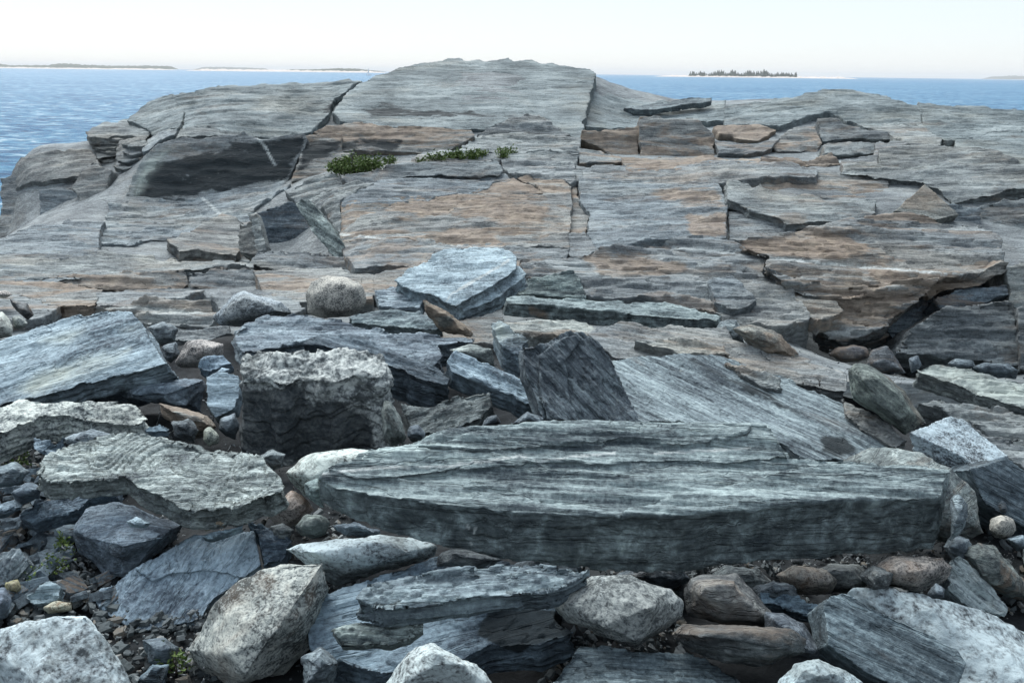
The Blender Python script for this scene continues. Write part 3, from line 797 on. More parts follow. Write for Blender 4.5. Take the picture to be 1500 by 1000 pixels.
# infill of the joint
br([(838,271),(845,281),(847,295),(865,310),(860,325),(857,342),(834,345),(837,312)], t=.3, tint=BRN, rust=.5, lift=-.03)
br([(832,349),(857,344),(877,369),(860,374),(835,374)], t=.3, tint=GRY, rust=.3)
br([(838,246),(850,248),(850,262),(844,264)], t=.3, tint=DRK)
# middle slope, right of the joint
br([(848,264),(925,266),(1000,272),(1048,274),(1064,298),(1064,342),(1010,349),(925,360),(877,367),(861,345),(866,312),(850,295)], t=.4, tint=BLU, terr=.02, stain=[('rust', [(960,282),(1045,280),(1060,300),(1000,298)]), ('rust', [(1010,318),(1060,318),(1062,342),(1015,345)])])
br([(845,248),(908,248),(1000,244),(1115,238),(1194,247),(1194,257),(1071,264),(1060,268),(1000,270),(925,263),(847,262)], t=.35, tint=GRY, rust=.2, terr=.02)
br([(850,207),(874,213),(915,237),(908,247),(848,246)], tilt=(35,12), t=.35, tint=LIT, rust=.5)
br([(912,236),(1000,233),(1115,234),(1110,239),(1000,245),(918,247)], t=.35, tint=LIT, rust=.75)
br([(853,194),(935,187),(933,235),(914,235),(874,212),(852,204)], d=10.6, tilt=(50,6), t=.5, tint=BRN, rust=.75)
br([(937,173),(1000,175),(1020,176),(1044,196),(1046,233),(1000,232),(937,232)], d=10.6, tilt=(50,0), t=.5, tint=BRN, rust=.55)
br([(866,152),(925,150),(943,152),(1035,155),(1062,154),(1062,180),(1020,174),(937,171),(935,185),(858,191)], t=.5, mat='crest', tint=LIT, rust=.06)
br([(1062,154),(1090,152),(1150,147),(1190,140),(1232,132),(1262,133),(1300,139),(1320,147),(1345,152),(1350,180),(1340,181),(1268,184),(1222,167),(1201,167),(1140,180),(1100,178),(1062,179)], t=.5, mat='crest', tint=LIT, rust=.1, terr=.02)
br([(1345,152),(1380,153),(1420,154),(1460,160),(1530,160),(1530,190),(1456,193),(1395,205),(1380,202),(1352,184)], t=.5, mat='crest', tint=LIT, rust=.1, terr=.02)
br([(1048,181),(1065,180),(1102,180),(1136,193),(1109,214),(1088,211),(1054,198)], tilt=(40,0), t=.4, tint=LIT, rust=1.0, stain=[('rust', [(1055,190),(1080,188),(1105,205),(1090,212),(1060,200)])])
br([(1048,200),(1086,212),(1110,216),(1135,196),(1142,198),(1128,222),(1115,231),(1050,232)], tilt=(38,0), t=.4, tint=GRY, rust=.25)
br([(1131,221),(1146,197),(1170,181),(1199,178),(1201,213),(1192,228),(1136,229)], tilt=(48,0), t=.45, tint=BRN, rust=.45)
br([(1202,169),(1221,168),(1265,190),(1306,197),(1323,210),(1279,209),(1238,205),(1205,212)], tilt=(48,0), t=.45, tint=DRK, rust=.15, lift=.04)
br([(1207,212),(1235,207),(1280,211),(1279,228),(1238,231),(1207,228)], tilt=(50,0), t=.3, tint=LIT, lift=.04)
br([(1269,186),(1340,183),(1379,204),(1377,212),(1326,208),(1306,196)], t=.4, tint=LIT, rust=.2)
br([(1282,212),(1326,210),(1357,212),(1289,219),(1284,240),(1236,244),(1232,238),(1281,229)], t=.4, tint=GRY, rust=.2)
br([(1218,226),(1232,240),(1194,248),(1175,238)], d=9.75, tilt=(35,0), t=.12, tint=LIT, rust=.8)
br([(1116,231),(1160,231),(1190,245),(1163,240),(1117,236)], d=9.75, tilt=(25,0), t=.08, tint=BRN, rust=.9, mat='darkslate')
br([(1289,221),(1357,213),(1456,223),(1520,249),(1530,270),(1476,277),(1394,296),(1377,279),(1354,268),(1306,262),(1231,255),(1235,245),(1289,241)], d=9.1, tilt=(20,-3), t=.22, tint=LIT, rust=.15, terr=.02, lay=(.05,.05), ext=(0,.5,-1))
br([(1400,208),(1456,195),(1530,190),(1530,252),(1460,224),(1400,214)], t=.4, mat='crest', tint=LIT, rust=.15)
br([(1071,266),(1116,256),(1231,256),(1299,265),(1301,275),(1279,295),(1211,292),(1184,285),(1146,286),(1112,268)], d=8.95, tilt=(22,0), t=.16, tint=BRN, rust=.35, ext=(0,.3,-1))
br([(1065,268),(1095,272),(1146,288),(1184,287),(1211,295),(1284,296),(1282,312),(1269,322),(1238,325),(1218,323),(1163,325),(1136,318),(1099,308),(1067,291)], d=8.35, tilt=(20,2), t=.07, tint=LIT, rust=.25, lay=(.025,.03), ext=(0,.6,-1))
br([(1066,300),(1099,312),(1140,328),(1163,338),(1163,342),(1068,354)], t=.3, tint=GRY, lift=-.04)
br([(1380,300),(1436,306),(1436,330),(1400,330),(1385,325)], d=8.3, tilt=(50,0), t=.3, tint=BLU)
br([(1436,302),(1530,285),(1530,400),(1480,390),(1468,355),(1440,332)], d=8.3, tilt=(50,-8), t=.35, tint=DRK, lay=(.06,.05))
# right-hand overhang
_, plo = br([(1068,356),(1163,342),(1238,325),(1326,315),(1401,332),(1438,332),(1466,352),(1471,384),(1432,406),(1374,411),(1345,428),(1290,432),(1235,436),(1180,432),(1150,421),(1121,394),(1130,378),(1090,365)], d=6.6, tilt=(22,2), t=.36, tint=GRY, rust=.35, terr=.03, lay=(.06,.06), ext=(.02,.9,-.5), at=(1260,400), sb=.94, smooth=3,
   stain=[('rust', [(1090,352),(1240,352),(1265,362),(1230,372),(1100,368)]), ('rust', [(1190,432),(1290,425),(1330,432),(1280,450),(1220,450)]), ('rust', [(1280,395),(1325,405),(1320,418),(1290,412)]), ('vein', [(1128,378.5),(1200,384.5),(1270,391.5),(1350,397.5),(1432,405)])])
def depth_on(pl, px, py):
    return float(((pl[0] - EYE) @ pl[1]) / (ray(px, py) @ pl[1]))
br([(1118,394),(1180,420),(1235,424),(1290,420),(1345,414),(1374,409),(1356,431),(1318,459),(1299,479),(1268,491),(1238,499),(1212,494),(1197,486),(1186,464),(1150,423)], d=depth_on(plo, 1250, 428) + .02, tilt=(50, 3), at=(1250, 428), t=.22, tint=GRY, rust=.4, terr=.05, aniso=(.7, 5), lay=(.05, .06), ext=(.02, 1.0, -.25), sb=.95, smooth=2,
   stain=[('rust', [(1190,432),(1290,425),(1330,432),(1280,450),(1220,450)])])
br([(1372,409),(1432,404),(1472,382),(1474,396),(1436,416),(1384,424),(1358,440),(1350,432)], d=depth_on(plo, 1420, 410) + .05, tilt=(56, -8), at=(1420, 410), t=.2, tint=BRN, rust=.4, terr=.04, aniso=(.7, 5), ext=(.02, 1.0, -.2), sb=.95)
for k, (dy, y1) in enumerate(((10, .12), (18, .22))):
    br([(1190 + 6 * k, 470 + dy), (1200, 487 + dy), (1238, 497 + dy), (1296, 480 + dy), (1318, 460 + dy * .7), (1352, 436 + dy * .5), (1300, 452), (1240, 462)], d=6.42 + y1, tilt=(40, 3), at=(1260, 480 + dy), t=.09, tint=(DRK, BRN)[k], rust=(.2, .4)[k], lay=(.03, .04), grow=0, jit=3.0, seg=9, sb=.96)
_, pl20 = br([(762,380),(835,377),(925,364),(1010,353),(1064,356),(1088,367),(1126,380),(1117,394),(1148,422),(1186,466),(1150,478),(1060,474),(1050,455),(960,440),(870,437),(785,427),(768,400)], plane=plo, lift=-.04, t=.3, tint=GRY, rust=.25, terr=.03, ext=(0,.4,-1),
   stain=[('rust', [(860,380),(940,376),(1000,390),(960,395),(880,392)]), ('vein', [(985,363),(1040,367),(1092,373)])])
br([(1038,412),(1072,405),(1108,440),(1098,447),(1070,455),(1048,440)], plane=pl20, lift=.05, t=.09, tint=BLU)
br([(1120,396),(1150,424),(1188,462),(1200,470),(1235,455),(1215,432),(1170,412)], plane=plo, lift=-.025, t=.12, tint=BRN, rust=.6)
br([(1312,517),(1335,482),(1385,450),(1476,441),(1488,452),(1492,535),(1470,537),(1400,525)], d=6.25, tilt=(58,0), t=.5, tint=DRK, lay=(.04,.05), terr=.02, trim=0)
br([(1492,452),(1530,440),(1530,545),(1494,540)], d=6.2, tilt=(60,-10), t=.5, tint=GRY)
br([(1474,392),(1530,375),(1530,445),(1490,452),(1478,440)], d=6.6, tilt=(60,-10), t=.5, tint=LIT)
br([(1368,442),(1400,428),(1475,418),(1478,430),(1440,443),(1385,452)], d=6.6, tilt=(45,0), t=.2, tint=DRK, rust=.3, mat='darkslate')
br([(1300,482),(1320,462),(1358,440),(1362,455),(1340,478),(1312,500)], d=6.7, tilt=(55,10), t=.3, tint=DRK, rust=.3, mat='darkslate')
br([(1340,400),(1480,395),(1478,425),(1370,440)], d=7.0, tilt=(70,0), t=.3, tint=DRK, rust=.25, mat='darkslate')
# slabs below the black block
br([(160,303),(290,291),(410,276),(428,290),(372,312),(366,384),(345,374),(250,352),(142,374),(157,325)], t=.4, lift=-.05, tint=BLU, terr=.03, stain=[('vein', [(296,290),(310,302),(328,320)]), ('vein', [(300,292),(318,310)])])
br([(245,352),(290,335),(325,318),(355,330),(352,370),(345,378),(300,372),(262,372)], t=.2, lift=.06, tint=BRN, rust=.25, lay=(.04,.03))
br([(-20,358),(60,332),(154,326),(140,373),(-20,378)], t=.4, tint=BLU, terr=.02)
# recess with leaning plank
br([(372,312),(425,294),(445,300),(452,330),(490,362),(505,378),(440,384),(390,372),(375,345)], d=8.95, tilt=(60,0), t=.35, tint=DRK, mat='darkslate', grow=0, rust=.1, lay=(.04,.04))  # back of the recess: deep shade put into the colour by dark material and tint
br([(352,330),(366,325),(384,368),(372,372),(352,368)], d=8.2, tilt=(52,-25), t=.2, tint=BRN, rust=.3)
br([(366,316),(375,312),(388,360),(386,370),(376,366)], d=8.1, tilt=(50,-30), t=.08, tint=LIT)
br([(366,386),(378,369),(440,372),(505,378),(512,392),(440,397),(400,394)], d=7.75, tilt=(30,0), t=.15, tint=GRY, lay=(.03,.05))
# low banded ledges at the left
br([(-20,378),(140,374),(220,378),(330,385),(370,391),(372,398),(270,396),(130,398),(-20,400)], t=.3, tint=LIT, terr=.02, lay=(.04,.04))
br([(-20,401),(60,397),(120,399),(110,408),(-20,412)], t=.3, tint=BLU, lay=(.04,.04))
br([(120,401),(270,398),(276,415),(260,426),(200,426),(160,425),(62,411)], d=7.2, tilt=(35,0), t=.25, tint=BRN, rust=.35, lay=(.04,.04))
br([(276,400),(370,394),(379,412),(360,426),(330,426),(282,421)], d=7.2, tilt=(33,0), t=.25, tint=GRY, rust=.2, lay=(.04,.05))
br([(-20,414),(60,413),(150,426),(140,446),(90,450),(40,432),(-20,426)], t=.3, tint=BRN, rust=.5, lay=(.03,.04))
br([(142,434),(230,427),(300,427),(262,439),(200,448),(142,447)], t=.3, tint=GRY, rust=.2)
br([(372,400),(500,396),(545,402),(545,440),(430,441),(385,425),(380,412)], t=.3, tint=BRN, rust=.35)
br([(530,402),(600,393),(640,372),(760,380),(765,420),(700,440),(600,432),(530,432)], t=.3, tint=BRN, rust=.3)
br([(-20,430),(40,436),(88,452),(60,465),(-20,470)], t=.3, tint=GRY, rust=.3)
br([(135,452),(230,441),(310,446),(322,466),(300,481),(220,477),(205,470),(200,455)], d=6.0, tilt=(20,0), t=.2, tint=(1.5,1.45,1.38), rust=.25, terr=.03)
br([(215,480),(300,484),(335,478),(340,490),(300,497),(222,495)], d=5.8, tilt=(15,0), t=.2, tint=GRY)
br([(300,432),(390,428),(430,442),(446,455),(430,460),(320,452)], t=.3, tint=GRY, rust=.2)
# bench in the middle
br([(735,476),(790,471),(840,468),(888,488),(860,491),(790,489),(745,486)], d=5.5, tilt=(14,4), t=.15, tint=(1.6,1.55,1.42), rust=.35)
br([(520,480),(600,476),(735,468),(745,490),(880,494),(890,506),(760,505),(660,500),(560,492)], d=5.6, tilt=(10,0), t=.2, tint=BRN, rust=.3)
br([(860,489),(900,478),(1060,484),(1080,500),(1180,524),(1238,545),(1240,572),(1150,556),(1060,524),(905,526)], d=5.2, tilt=(14,6), t=.2, tint=GRY, rust=.2, grain=-14, lay=(.03,.04))
br([(930,500),(990,498),(1060,510),(1068,520),(1000,514)], d=5.1, tilt=(14,6), t=.06, tint=(1.6,1.55,1.45), rust=.3, grain=-14)
_, plf = br([(893,530),(990,521),(1042,522),(1100,540),(1150,557),(1250,600),(1326,648),(1300,657),(1240,674),(1180,672),(1120,632),(1000,628),(930,622),(908,560)], d=4.2, tilt=(18,3), t=.2, mat='grain', tint=(.88,.90,.93), rust=.05, grain=-40, terr=.008, aniso=(.5,6), ridge=.004, at=(1100,595),
   stain=[('dark', [(1005,527),(1015,525),(1100,565),(1200,612),(1290,652),(1270,660),(1190,622),(1090,575)]), ('dark', [(1200,640),(1240,632),(1260,660),(1230,672),(1205,660)])])
br([(1060,530),(1100,540),(1142,560),(1145,570),(1125,566),(1090,550)], plane=plf, lift=.02, t=.05, tint=LIT, rust=.25, grain=-30)
br([(1235,585),(1285,615),(1328,648),(1308,654),(1270,632),(1238,606)], plane=plf, lift=.02, t=.06, tint=BRN, rust=.2, grain=-38)
br([(1345,592),(1380,583),(1440,599),(1530,615),(1530,660),(1450,640),(1400,612)], d=4.2, tilt=(18,-4), t=.15, tint=LIT, grain=-12, terr=.02)
br([(1400,616),(1450,642),(1530,664),(1530,700),(1480,672),(1440,640)], d=3.95, tilt=(20,-4), t=.15, tint=GRY, grain=-12)

# ------------------------------------------------------------------ loose rocks (things)
def flat(poly, d, tilt, t, label, cat='flat rock', name='flat_rock', **kw):
    kw.setdefault('mat', 'slate'); kw.setdefault('rust', .05); kw.setdefault('jit', 1.1); kw.setdefault('seg', 7); kw.setdefault('trim', 10.0); kw.setdefault('vox', 1.6)
    return slab(name, poly, d=d, tilt=tilt, t=t, label=label, cat=cat, **kw)
# ---- on the far ledge
flat([(912,160),(918,155),(960,151),(1020,143),(1043,142),(1043,148),(1030,152),(980,158),(930,163)], 12.1, (14,-6), .09, 'long thin dark slab lying alone on the far ledge against the sea', mat='slate', tint=(.85,.87,.85), lay=(.03,.02), ext=(0,.5,-.8))
flat([(1309,309),(1355,268),(1406,315),(1366,324)], 8.2, (40,10), .16, 'pointed triangular block perched on the ledge above the big overhang', cat='rock block', name='rock_block', tint=(1.3,1.22,1.1), rust=.35, mat='ledge', terr=.004, jit=.5)
flat([(432,298),(440,292),(456,293),(470,310),(524,386),(519,391),(500,392),(492,380),(455,338)], 8.0, (62,-18), .10, 'rough grey plank of rock leaning in the dark recess of the ledge', tint=(1.35,1.37,1.3), grain=-58, ridge=.012, lay=(.03,.02), mat='wavy')
# ---- middle rank, on the bench in front of the ledge
flat([(576,411),(615,386),(653,364),(700,362),(745,367),(758,378),(756,394),(721,421),(690,437),(667,448),(629,433),(602,428)], 6.0, (25,-3), .12, 'pale white-topped slab tilted up beside the round boulder', mat='smooth', tint=(1.45,1.45,1.42), rust=0, lay=(.035,.035), terr=.012, stain=[('vein', [(655,440),(662,430),(700,408),(745,382)])], ext=(.12,.35,-1), extra=[([(650,440),(757,385),(772,402),(733,436),(680,458)], -.06, .10)])
flat([(548,428),(574,418),(600,431),(622,440),(616,452),(554,450)], 5.95, (18,-4), .08, 'small bluish slab tucked under the left corner of the pale tilted slab', tint=(1.25,1.3,1.35))
flat([(748,422),(782,406),(840,396),(850,408),(861,439),(806,436),(758,434)], 6.3, (42,0), .12, 'grey-green triangular slab between the pale tilted slab and the ledge', tint=(1.05,1.1,1.0), lay=(.03,.02))
flat([(740,436),(752,433),(860,440),(960,446),(1020,455),(1059,463),(1050,470),(960,463),(860,456),(742,443)], 5.7, (12,3), .10, 'long plank-shaped slab lying across the bench, orange spots near one end', grain=-2, tint=(.85,.87,.86), mat='grain', ridge=.006, lay=(.03,.02), stain=[('rust', [(776,452),(790,456),(808,462),(800,466),(778,460)])])
flat([(508,466),(522,457),(615,455),(640,468),(650,484),(560,479),(515,475)], 5.6, (24,0), .08, 'flat dark stone lying below the round boulder', tint=(.95,1,.98), mat='slate', lay=(.02,.02))
rock('rock', [(617,438),(636,442),(667,459),(694,489),(690,494),(650,489),(636,476),(619,459)], 5.2, .06, .1, mat='wavy', tint=(1.15,1.02,.88), rust=.6, amp=.05, smooth=1, label='jagged brown wedge of rock propped before the pale tilted slab', cat='rock')
rock('boulder', [(446,430),(455,412),(480,402),(505,404),(530,415),(540,440),(531,456),(510,466),(470,468),(449,460)], 5.85, .14, .2, mat='darkgranite', tint=(1.25,1.12,1.02), rust=.25, amp=.012, smooth=14, label='rounded pinkish-grey boulder standing behind the angular white-topped block')
rock('boulder', [(308,466),(326,444),(342,430),(358,425),(380,438),(415,441),(431,459),(390,466),(350,479),(320,477)], 5.5, .15, .2, mat='darkgranite', tint=(.95,1.0,1.08), rust=0, amp=.02, smooth=7, label='smooth grey hump-backed boulder left of the round pinkish boulder')
flat([(340,482),(390,462),(450,460),(520,475),(600,488),(697,495),(692,506),(642,508),(650,530),(630,540),(560,512),(480,492),(430,508),(358,522),(345,505)], 4.95, (13,0), .14, 'broad bluish layered slab behind the angular white-topped block', tint=(1.2,1.25,1.3), lay=(.025,.05), terr=.02, ext=(0,.3,-1))
flat([(440,506),(465,489),(520,491),(560,506),(600,522),(640,538),(661,556),(655,566),(610,552),(562,532),(500,514)], 4.3, (20,8), .17, 'thick dark slab slanting down behind the angular block to a blunt end', tint=(.92,.97,1.0), mat='darkslate', grain=-18, lay=(.04,.03), ext=(0,.12,-1))
flat([(653,530),(667,515),(697,527),(740,548),(772,564),(785,591),(770,592),(730,572),(690,556),(662,545)], 4.2, (30,6), .12, 'smooth grey-blue beam of rock slanting down to the standing dark slab', mat='smooth', tint=(1.2,1.25,1.28), grain=-28, ridge=.005, lay=(.03,.015))
rock('rock', [(656,512),(690,503),(721,510),(726,540),(704,530),(665,518)], 4.7, .06, .15, mat='wavy', tint=(1.1,1.1,1.05), smooth=2, label='pale lumpy rock half hidden above the slanting beam of rock', cat='rock')
flat([(718,478),(731,469),(776,499),(766,508),(770,524),(735,510)], 4.55, (30,-8), .13, 'small white-topped wedge standing against the dark upright slab', mat='smooth', tint=(1.3,1.32,1.32), rust=0, stain=[('pale', [(718,478),(731,469),(776,499),(735,506)])], ext=(.1,.1,-1))
flat([(765,507),(796,503),(826,487),(850,485),(877,503),(892,523),(916,571),(938,622),(797,624),(782,581),(767,544)], 3.85, (58,6), .14, 'dark upright slab leaning back behind the long foreground slab', cat='standing slab', mat='slate', tint=(.78,.80,.82), grain=-62, ridge=.009, terr=.022, lay=(.03,.02), extra=[([(790,520),(812,500),(845,488),(852,500),(828,530),(835,580),(850,618),(800,618),(790,570)], .025, .06)])
flat([(585,592),(636,596),(670,579),(718,574),(722,592),(704,614),(663,628),(626,636),(600,625)], 4.05, (34,0), .12, 'folded grey rock with curved pale bands below the thick dark slab', mat='wavy', tint=(.85,.86,.86), grain=25, lay=(.02,.02), name='folded_rock', cat='rock')
rock('rock', [(745,622),(772,601),(798,612),(800,628)], 3.75, .05, .12, mat='darkslate', smooth=2, lay=(.02,.01), label='small dark rock at the foot of the upright slab', cat='rock')
rock('rock', [(596,640),(599,624),(613,621),(624,634),(622,645)], 3.6, .05, .12, mat='darkslate', tint=(1.3,1.3,1.3), smooth=5, label='small rounded grey stone beside the angular block, behind the long slab', cat='stone')
rock('rock', [(704,628),(712,610),(728,606),(735,620)], 3.9, .04, .12, mat='darkslate', smooth=2, label='little dark stone in the gap right of the folded rock', cat='stone')
rock('rock', [(1070,481),(1086,473),(1112,476),(1142,490),(1170,514),(1176,530),(1152,531),(1116,516),(1090,500)], 5.3, .09, .14, mat='slate', tint=(1.15,1.0,.85), rust=.65, lay=(.03,.02), bed=(30,-20), grain=-30, smooth=1, label='brown banded rock slumped before the foot of the overhang', cat='rock')
rock('rock', [(1055,470),(1080,468),(1090,490),(1095,505),(1060,502),(1040,492)], 5.5, .06, .14, mat='slate', tint=(.9,.9,.88), lay=(.03,.02), smooth=1, label='low layered stone at the end of the plank-shaped slab', cat='stone')
rock('boulder', [(1212,520),(1222,508),(1250,504),(1272,509),(1275,522),(1258,532),(1228,531)], 6.2, .08, .12, mat='darkslate', tint=(1.3,1.05,.95), rust=.5, smooth=8, label='rounded reddish-brown stone in the hollow under the overhang', cat='stone')
rock('rock', [(1275,512),(1300,505),(1312,520),(1330,548),(1290,552),(1268,535)], 5.95, .07, .15, mat='darkslate', tint=(1.0,.9,.85), rust=.4, smooth=3, label='dark broken rock under the middle of the overhang', cat='rock')
rock('rock', [(1330,525),(1345,520),(1352,535),(1335,548)], 5.5, .05, .1, mat='darkslate', smooth=2, label='small dark stone under the overhang beside the white-topped slab', cat='stone')
rock('boulder', [(1241,540),(1252,532),(1268,531),(1283,537),(1297,550),(1327,571),(1345,597),(1358,617),(1340,632),(1326,640),(1304,616),(1268,596),(1248,585)], 4.1, .12, .14, mat='slate', tint=(1.02,1.0,.84), rust=.3, lay=(.03,.01), bed=(55,30), grain=-40, smooth=5, amp=.015, label='olive-brown tongue-shaped boulder leaning beside the smooth sloping bedrock')
flat([(1342,541),(1370,533),(1410,540),(1450,549),(1530,568),(1530,604),(1476,592),(1450,584),(1400,562),(1346,546)], 4.55, (20,-6), .11, 'white-topped slab with a dark front edge below the right end of the overhang', mat='slate', tint=(1.35,1.28,1.15), rust=.2, stain=[('pale', [(1345,540),(1370,533),(1450,549),(1530,570),(1530,600),(1450,582),(1400,560)])], grain=-14)
# ---- left side
flat([(-25,512),(20,493),(54,477),(116,459),(160,455),(192,455),(211,476),(238,525),(246,533),(210,542),(167,551),(136,561),(90,575),(51,585),(20,588),(-25,600)], 4.3, (27,-10), .11, 'broad pale slab with green lichen tilted up at the left edge', mat='smooth', tint=(1.2,1.22,1.22), rust=0, lay=(.03,.03), terr=.01, grain=18, stain=[('pale', [(20,575),(60,545),(150,515),(190,512),(170,530),(100,560),(50,582)]), ('pale', [(60,500),(100,488),(125,482),(100,500)]), ('pale', [(180,485),(205,478),(200,485)])])
flat([(246,535),(256,546),(215,566),(170,580),(100,595),(40,600),(60,586),(167,553)], 4.35, (18,-6), .10, 'dark slab lying under the broad pale lichened slab', mat='darkslate', tint=(.9,.95,1.0))
flat([(-25,610),(5,598),(28,587),(85,589),(170,586),(200,594),(217,611),(212,622),(165,622),(110,612),(60,612),(10,632),(-25,650)], 3.75, (14,0), .13, 'flat white crusted stone with dark underside at the left edge', mat='lump', tint=(1.05,1.05,1.02), rust=.1, lay=(.02,.03), ridge=.004, ext=(0,.25,-1), terr=.015)
flat([(50,692),(68,667),(153,643),(190,636),(217,636),(285,645),(306,656),(340,657),(377,667),(401,690),(420,714),(400,728),(342,745),(275,748),(248,735),(205,718),(183,698),(120,705),(68,706)], 3.0, (14,-2), .075, 'wide pale flat rock with wavy contour ridges, propped on darker rocks', mat='wavy', tint=(1.4,1.4,1.36), rust=.05, lay=(.016,.035), terr=.006, contour=.010, fine=.004, ext=(0,.22,-1), jit=1.8)
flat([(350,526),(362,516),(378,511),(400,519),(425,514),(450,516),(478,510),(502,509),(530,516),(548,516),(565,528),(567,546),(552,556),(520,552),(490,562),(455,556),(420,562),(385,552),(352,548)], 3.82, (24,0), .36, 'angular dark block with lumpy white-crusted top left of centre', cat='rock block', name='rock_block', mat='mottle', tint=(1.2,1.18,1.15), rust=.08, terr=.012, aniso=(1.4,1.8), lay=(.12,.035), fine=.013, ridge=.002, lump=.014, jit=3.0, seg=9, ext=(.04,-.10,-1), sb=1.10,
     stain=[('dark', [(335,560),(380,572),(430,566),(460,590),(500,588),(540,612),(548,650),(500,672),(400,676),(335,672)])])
rock('rock', [(562,582),(574,588),(588,612),(596,640),(592,652),(574,658),(560,640),(556,600)], 3.72, .08, .14, mat='wavy', tint=(1.1,1.1,1.05), lay=(.025,.015), bed=(10,70), smooth=1, label='upright splinter of layered rock against the right end of the angular block', cat='rock')
rock('rock', [(255,530),(272,500),(296,496),(330,503),(327,519),(294,529),(289,540),(262,540)], 4.75, .12, .16, mat='darkgranite', tint=(1.15,1.0,.95), rust=.35, smooth=2, label='brown and pinkish blocky boulder behind the small blue-grey stones', cat='boulder')
flat([(289,537),(304,521),(326,518),(341,532),(320,540),(299,544)], 4.5, (30,0), .07, 'blue-grey pointed stone leaning on the brown blocky boulder', mat='smooth', tint=(1.1,1.18,1.28), cat='stone', name='stone')
rock('stone', [(318,545),(325,538),(337,540),(336,547),(322,549)], 4.35, .03, .05, mat='smooth', tint=(1.3,1.35,1.4), smooth=4, label='little pale stone on top of the white upright stone', cat='stone')
flat([(301,552),(320,543),(350,549),(353,577),(344,600),(314,612),(303,594)], 4.1, (48,6), .09, 'white egg-shaped flat stone standing between the dark rocks and the angular block', mat='smooth', tint=(1.35,1.38,1.4), rust=0, cat='stone', name='stone', terr=.004, lay=(.03,.01))
rock('rock', [(173,572),(197,560),(238,549),(300,555),(304,577),(297,606),(265,600),(235,586),(204,590),(180,586)], 4.3, .14, .2, mat='darkslate', tint=(1.2,1.25,1.3), lay=(.03,.03), bed=(18,-5), smooth=1, label='dark layered rock heap below the right corner of the broad lichened slab', cat='rock')
rock('rock', [(231,590),(262,594),(306,608),(321,625),(305,640),(280,644),(262,628),(240,606)], 3.95, .1, .16, mat='slate', tint=(1.0,.9,.8), rust=.75, lay=(.03,.02), smooth=2, label='rust-stained wedge rock beside the flat white crusted stone', cat='rock')
rock('stone', [(299,630),(308,622),(323,638),(321,650),(306,656),(297,646)], 3.75, .05, .08, mat='darkgranite', tint=(1.15,1.15,1.0), smooth=2, label='small angular greenish-grey stone left of the angular block', cat='stone')
rock('stone', [(322,612),(345,603),(352,625),(345,645),(330,640),(320,628)], 3.95, .05, .1, mat='darkslate', smooth=2, label='black stone in the gap left of the angular block', cat='stone')
flat([(209,629),(235,620),(249,626),(245,632),(215,634)], 3.7, (20,0), .035, 'thin grey flake lying by the tip of the flat white crusted stone', cat='stone', name='stone', mat='smooth', tint=(.9,1,1.05))
flat([(48,640),(78,645),(62,666),(50,660)], 3.3, (40,-15), .06, 'grey split stone in front of the flat white crusted stone', cat='stone', name='stone', mat='smooth', tint=(1.1,1.15,1.2))
flat([(64,662),(95,642),(98,655),(70,672)], 3.25, (35,10), .05, 'second grey split stone leaning beside the first one', cat='stone', name='stone', mat='smooth', tint=(1.05,1.1,1.15))
rock('boulder', [(-20,462),(4,456),(20,478),(19,494),(-20,500)], 4.9, .1, .2, mat='whitegranite', tint=(1.1,1.02,.92), rust=.2, smooth=6, label='pale cream boulder cut by the left edge of the picture, above the lichened slab')
rock('stone', [(17,464),(30,460),(42,474),(32,482),(20,481)], 5.0, .05, .1, mat='darkgranite', tint=(1.1,1.1,1.05), smooth=4, label='small grey stone beside the pale cream boulder at the left edge', cat='stone')
rock('stone', [(-12,428),(10,424),(20,432),(8,437),(-12,437)], 6.3, .06, .1, mat='darkgranite', tint=(1.4,1.2,1.1), rust=.3, smooth=6, label='pinkish stone on the low ledge at the left edge', cat='stone')
rock('rock', [(12,436),(40,444),(52,462),(40,470),(20,452)], 5.6, .07, .12, mat='darkslate', tint=(1.1,.95,.85), rust=.4, smooth=2, label='dark brown wedge leaning above the small grey stone', cat='rock')
# ---- lower left
flat([(27,758),(36,751),(112,721),(175,714),(172,728),(129,734),(112,750),(46,768)], 3.2, (26,-6), .06, 'long grey flat stone slanting under the wavy flat rock', mat='smooth', tint=(.85,.92,1.0), grain=20, cat='flat stone')
rock('boulder', [(102,778),(122,743),(163,733),(192,738),(272,766),(264,788),(212,824),(184,848),(148,846),(114,812)], 3.1, .16, .22, mat='darkslate', tint=(1.15,1.2,1.28), lay=(.035,.02), bed=(16,-8), smooth=2, label='dark split block supporting the wavy flat rock', cat='rock block',
     inner=[(118,785,-.10),(180,800,-.22),(240,785,-.2),(160,842,-.16),(186,845,-.17)])
flat([(140,878),(146,864),(204,833),(246,806),(283,780),(375,780),(383,827),(348,854),(314,878),(297,905),(286,912),(204,926),(194,924),(150,892)], 2.85, (24,-4), .085, 'large smooth blue-grey slab with a dark lower edge at the lower left', mat='smooth', tint=(1.4,1.44,1.5), rust=0, lay=(.03,.02), terr=.012, fine=.005, grain=70, ext=(0,.1,-1), extra=[([(200,836),(246,806),(283,780),(375,780),(383,827),(356,848),(300,835),(250,842),(225,852)], .012, .05)])
flat([(360,763),(385,766),(430,793),(416,820),(385,832),(377,784)], 2.95, (26,6), .08, 'blue-grey slab corner between the large smooth slab and the white granite', mat='smooth', tint=(.95,1.02,1.1), rust=0)
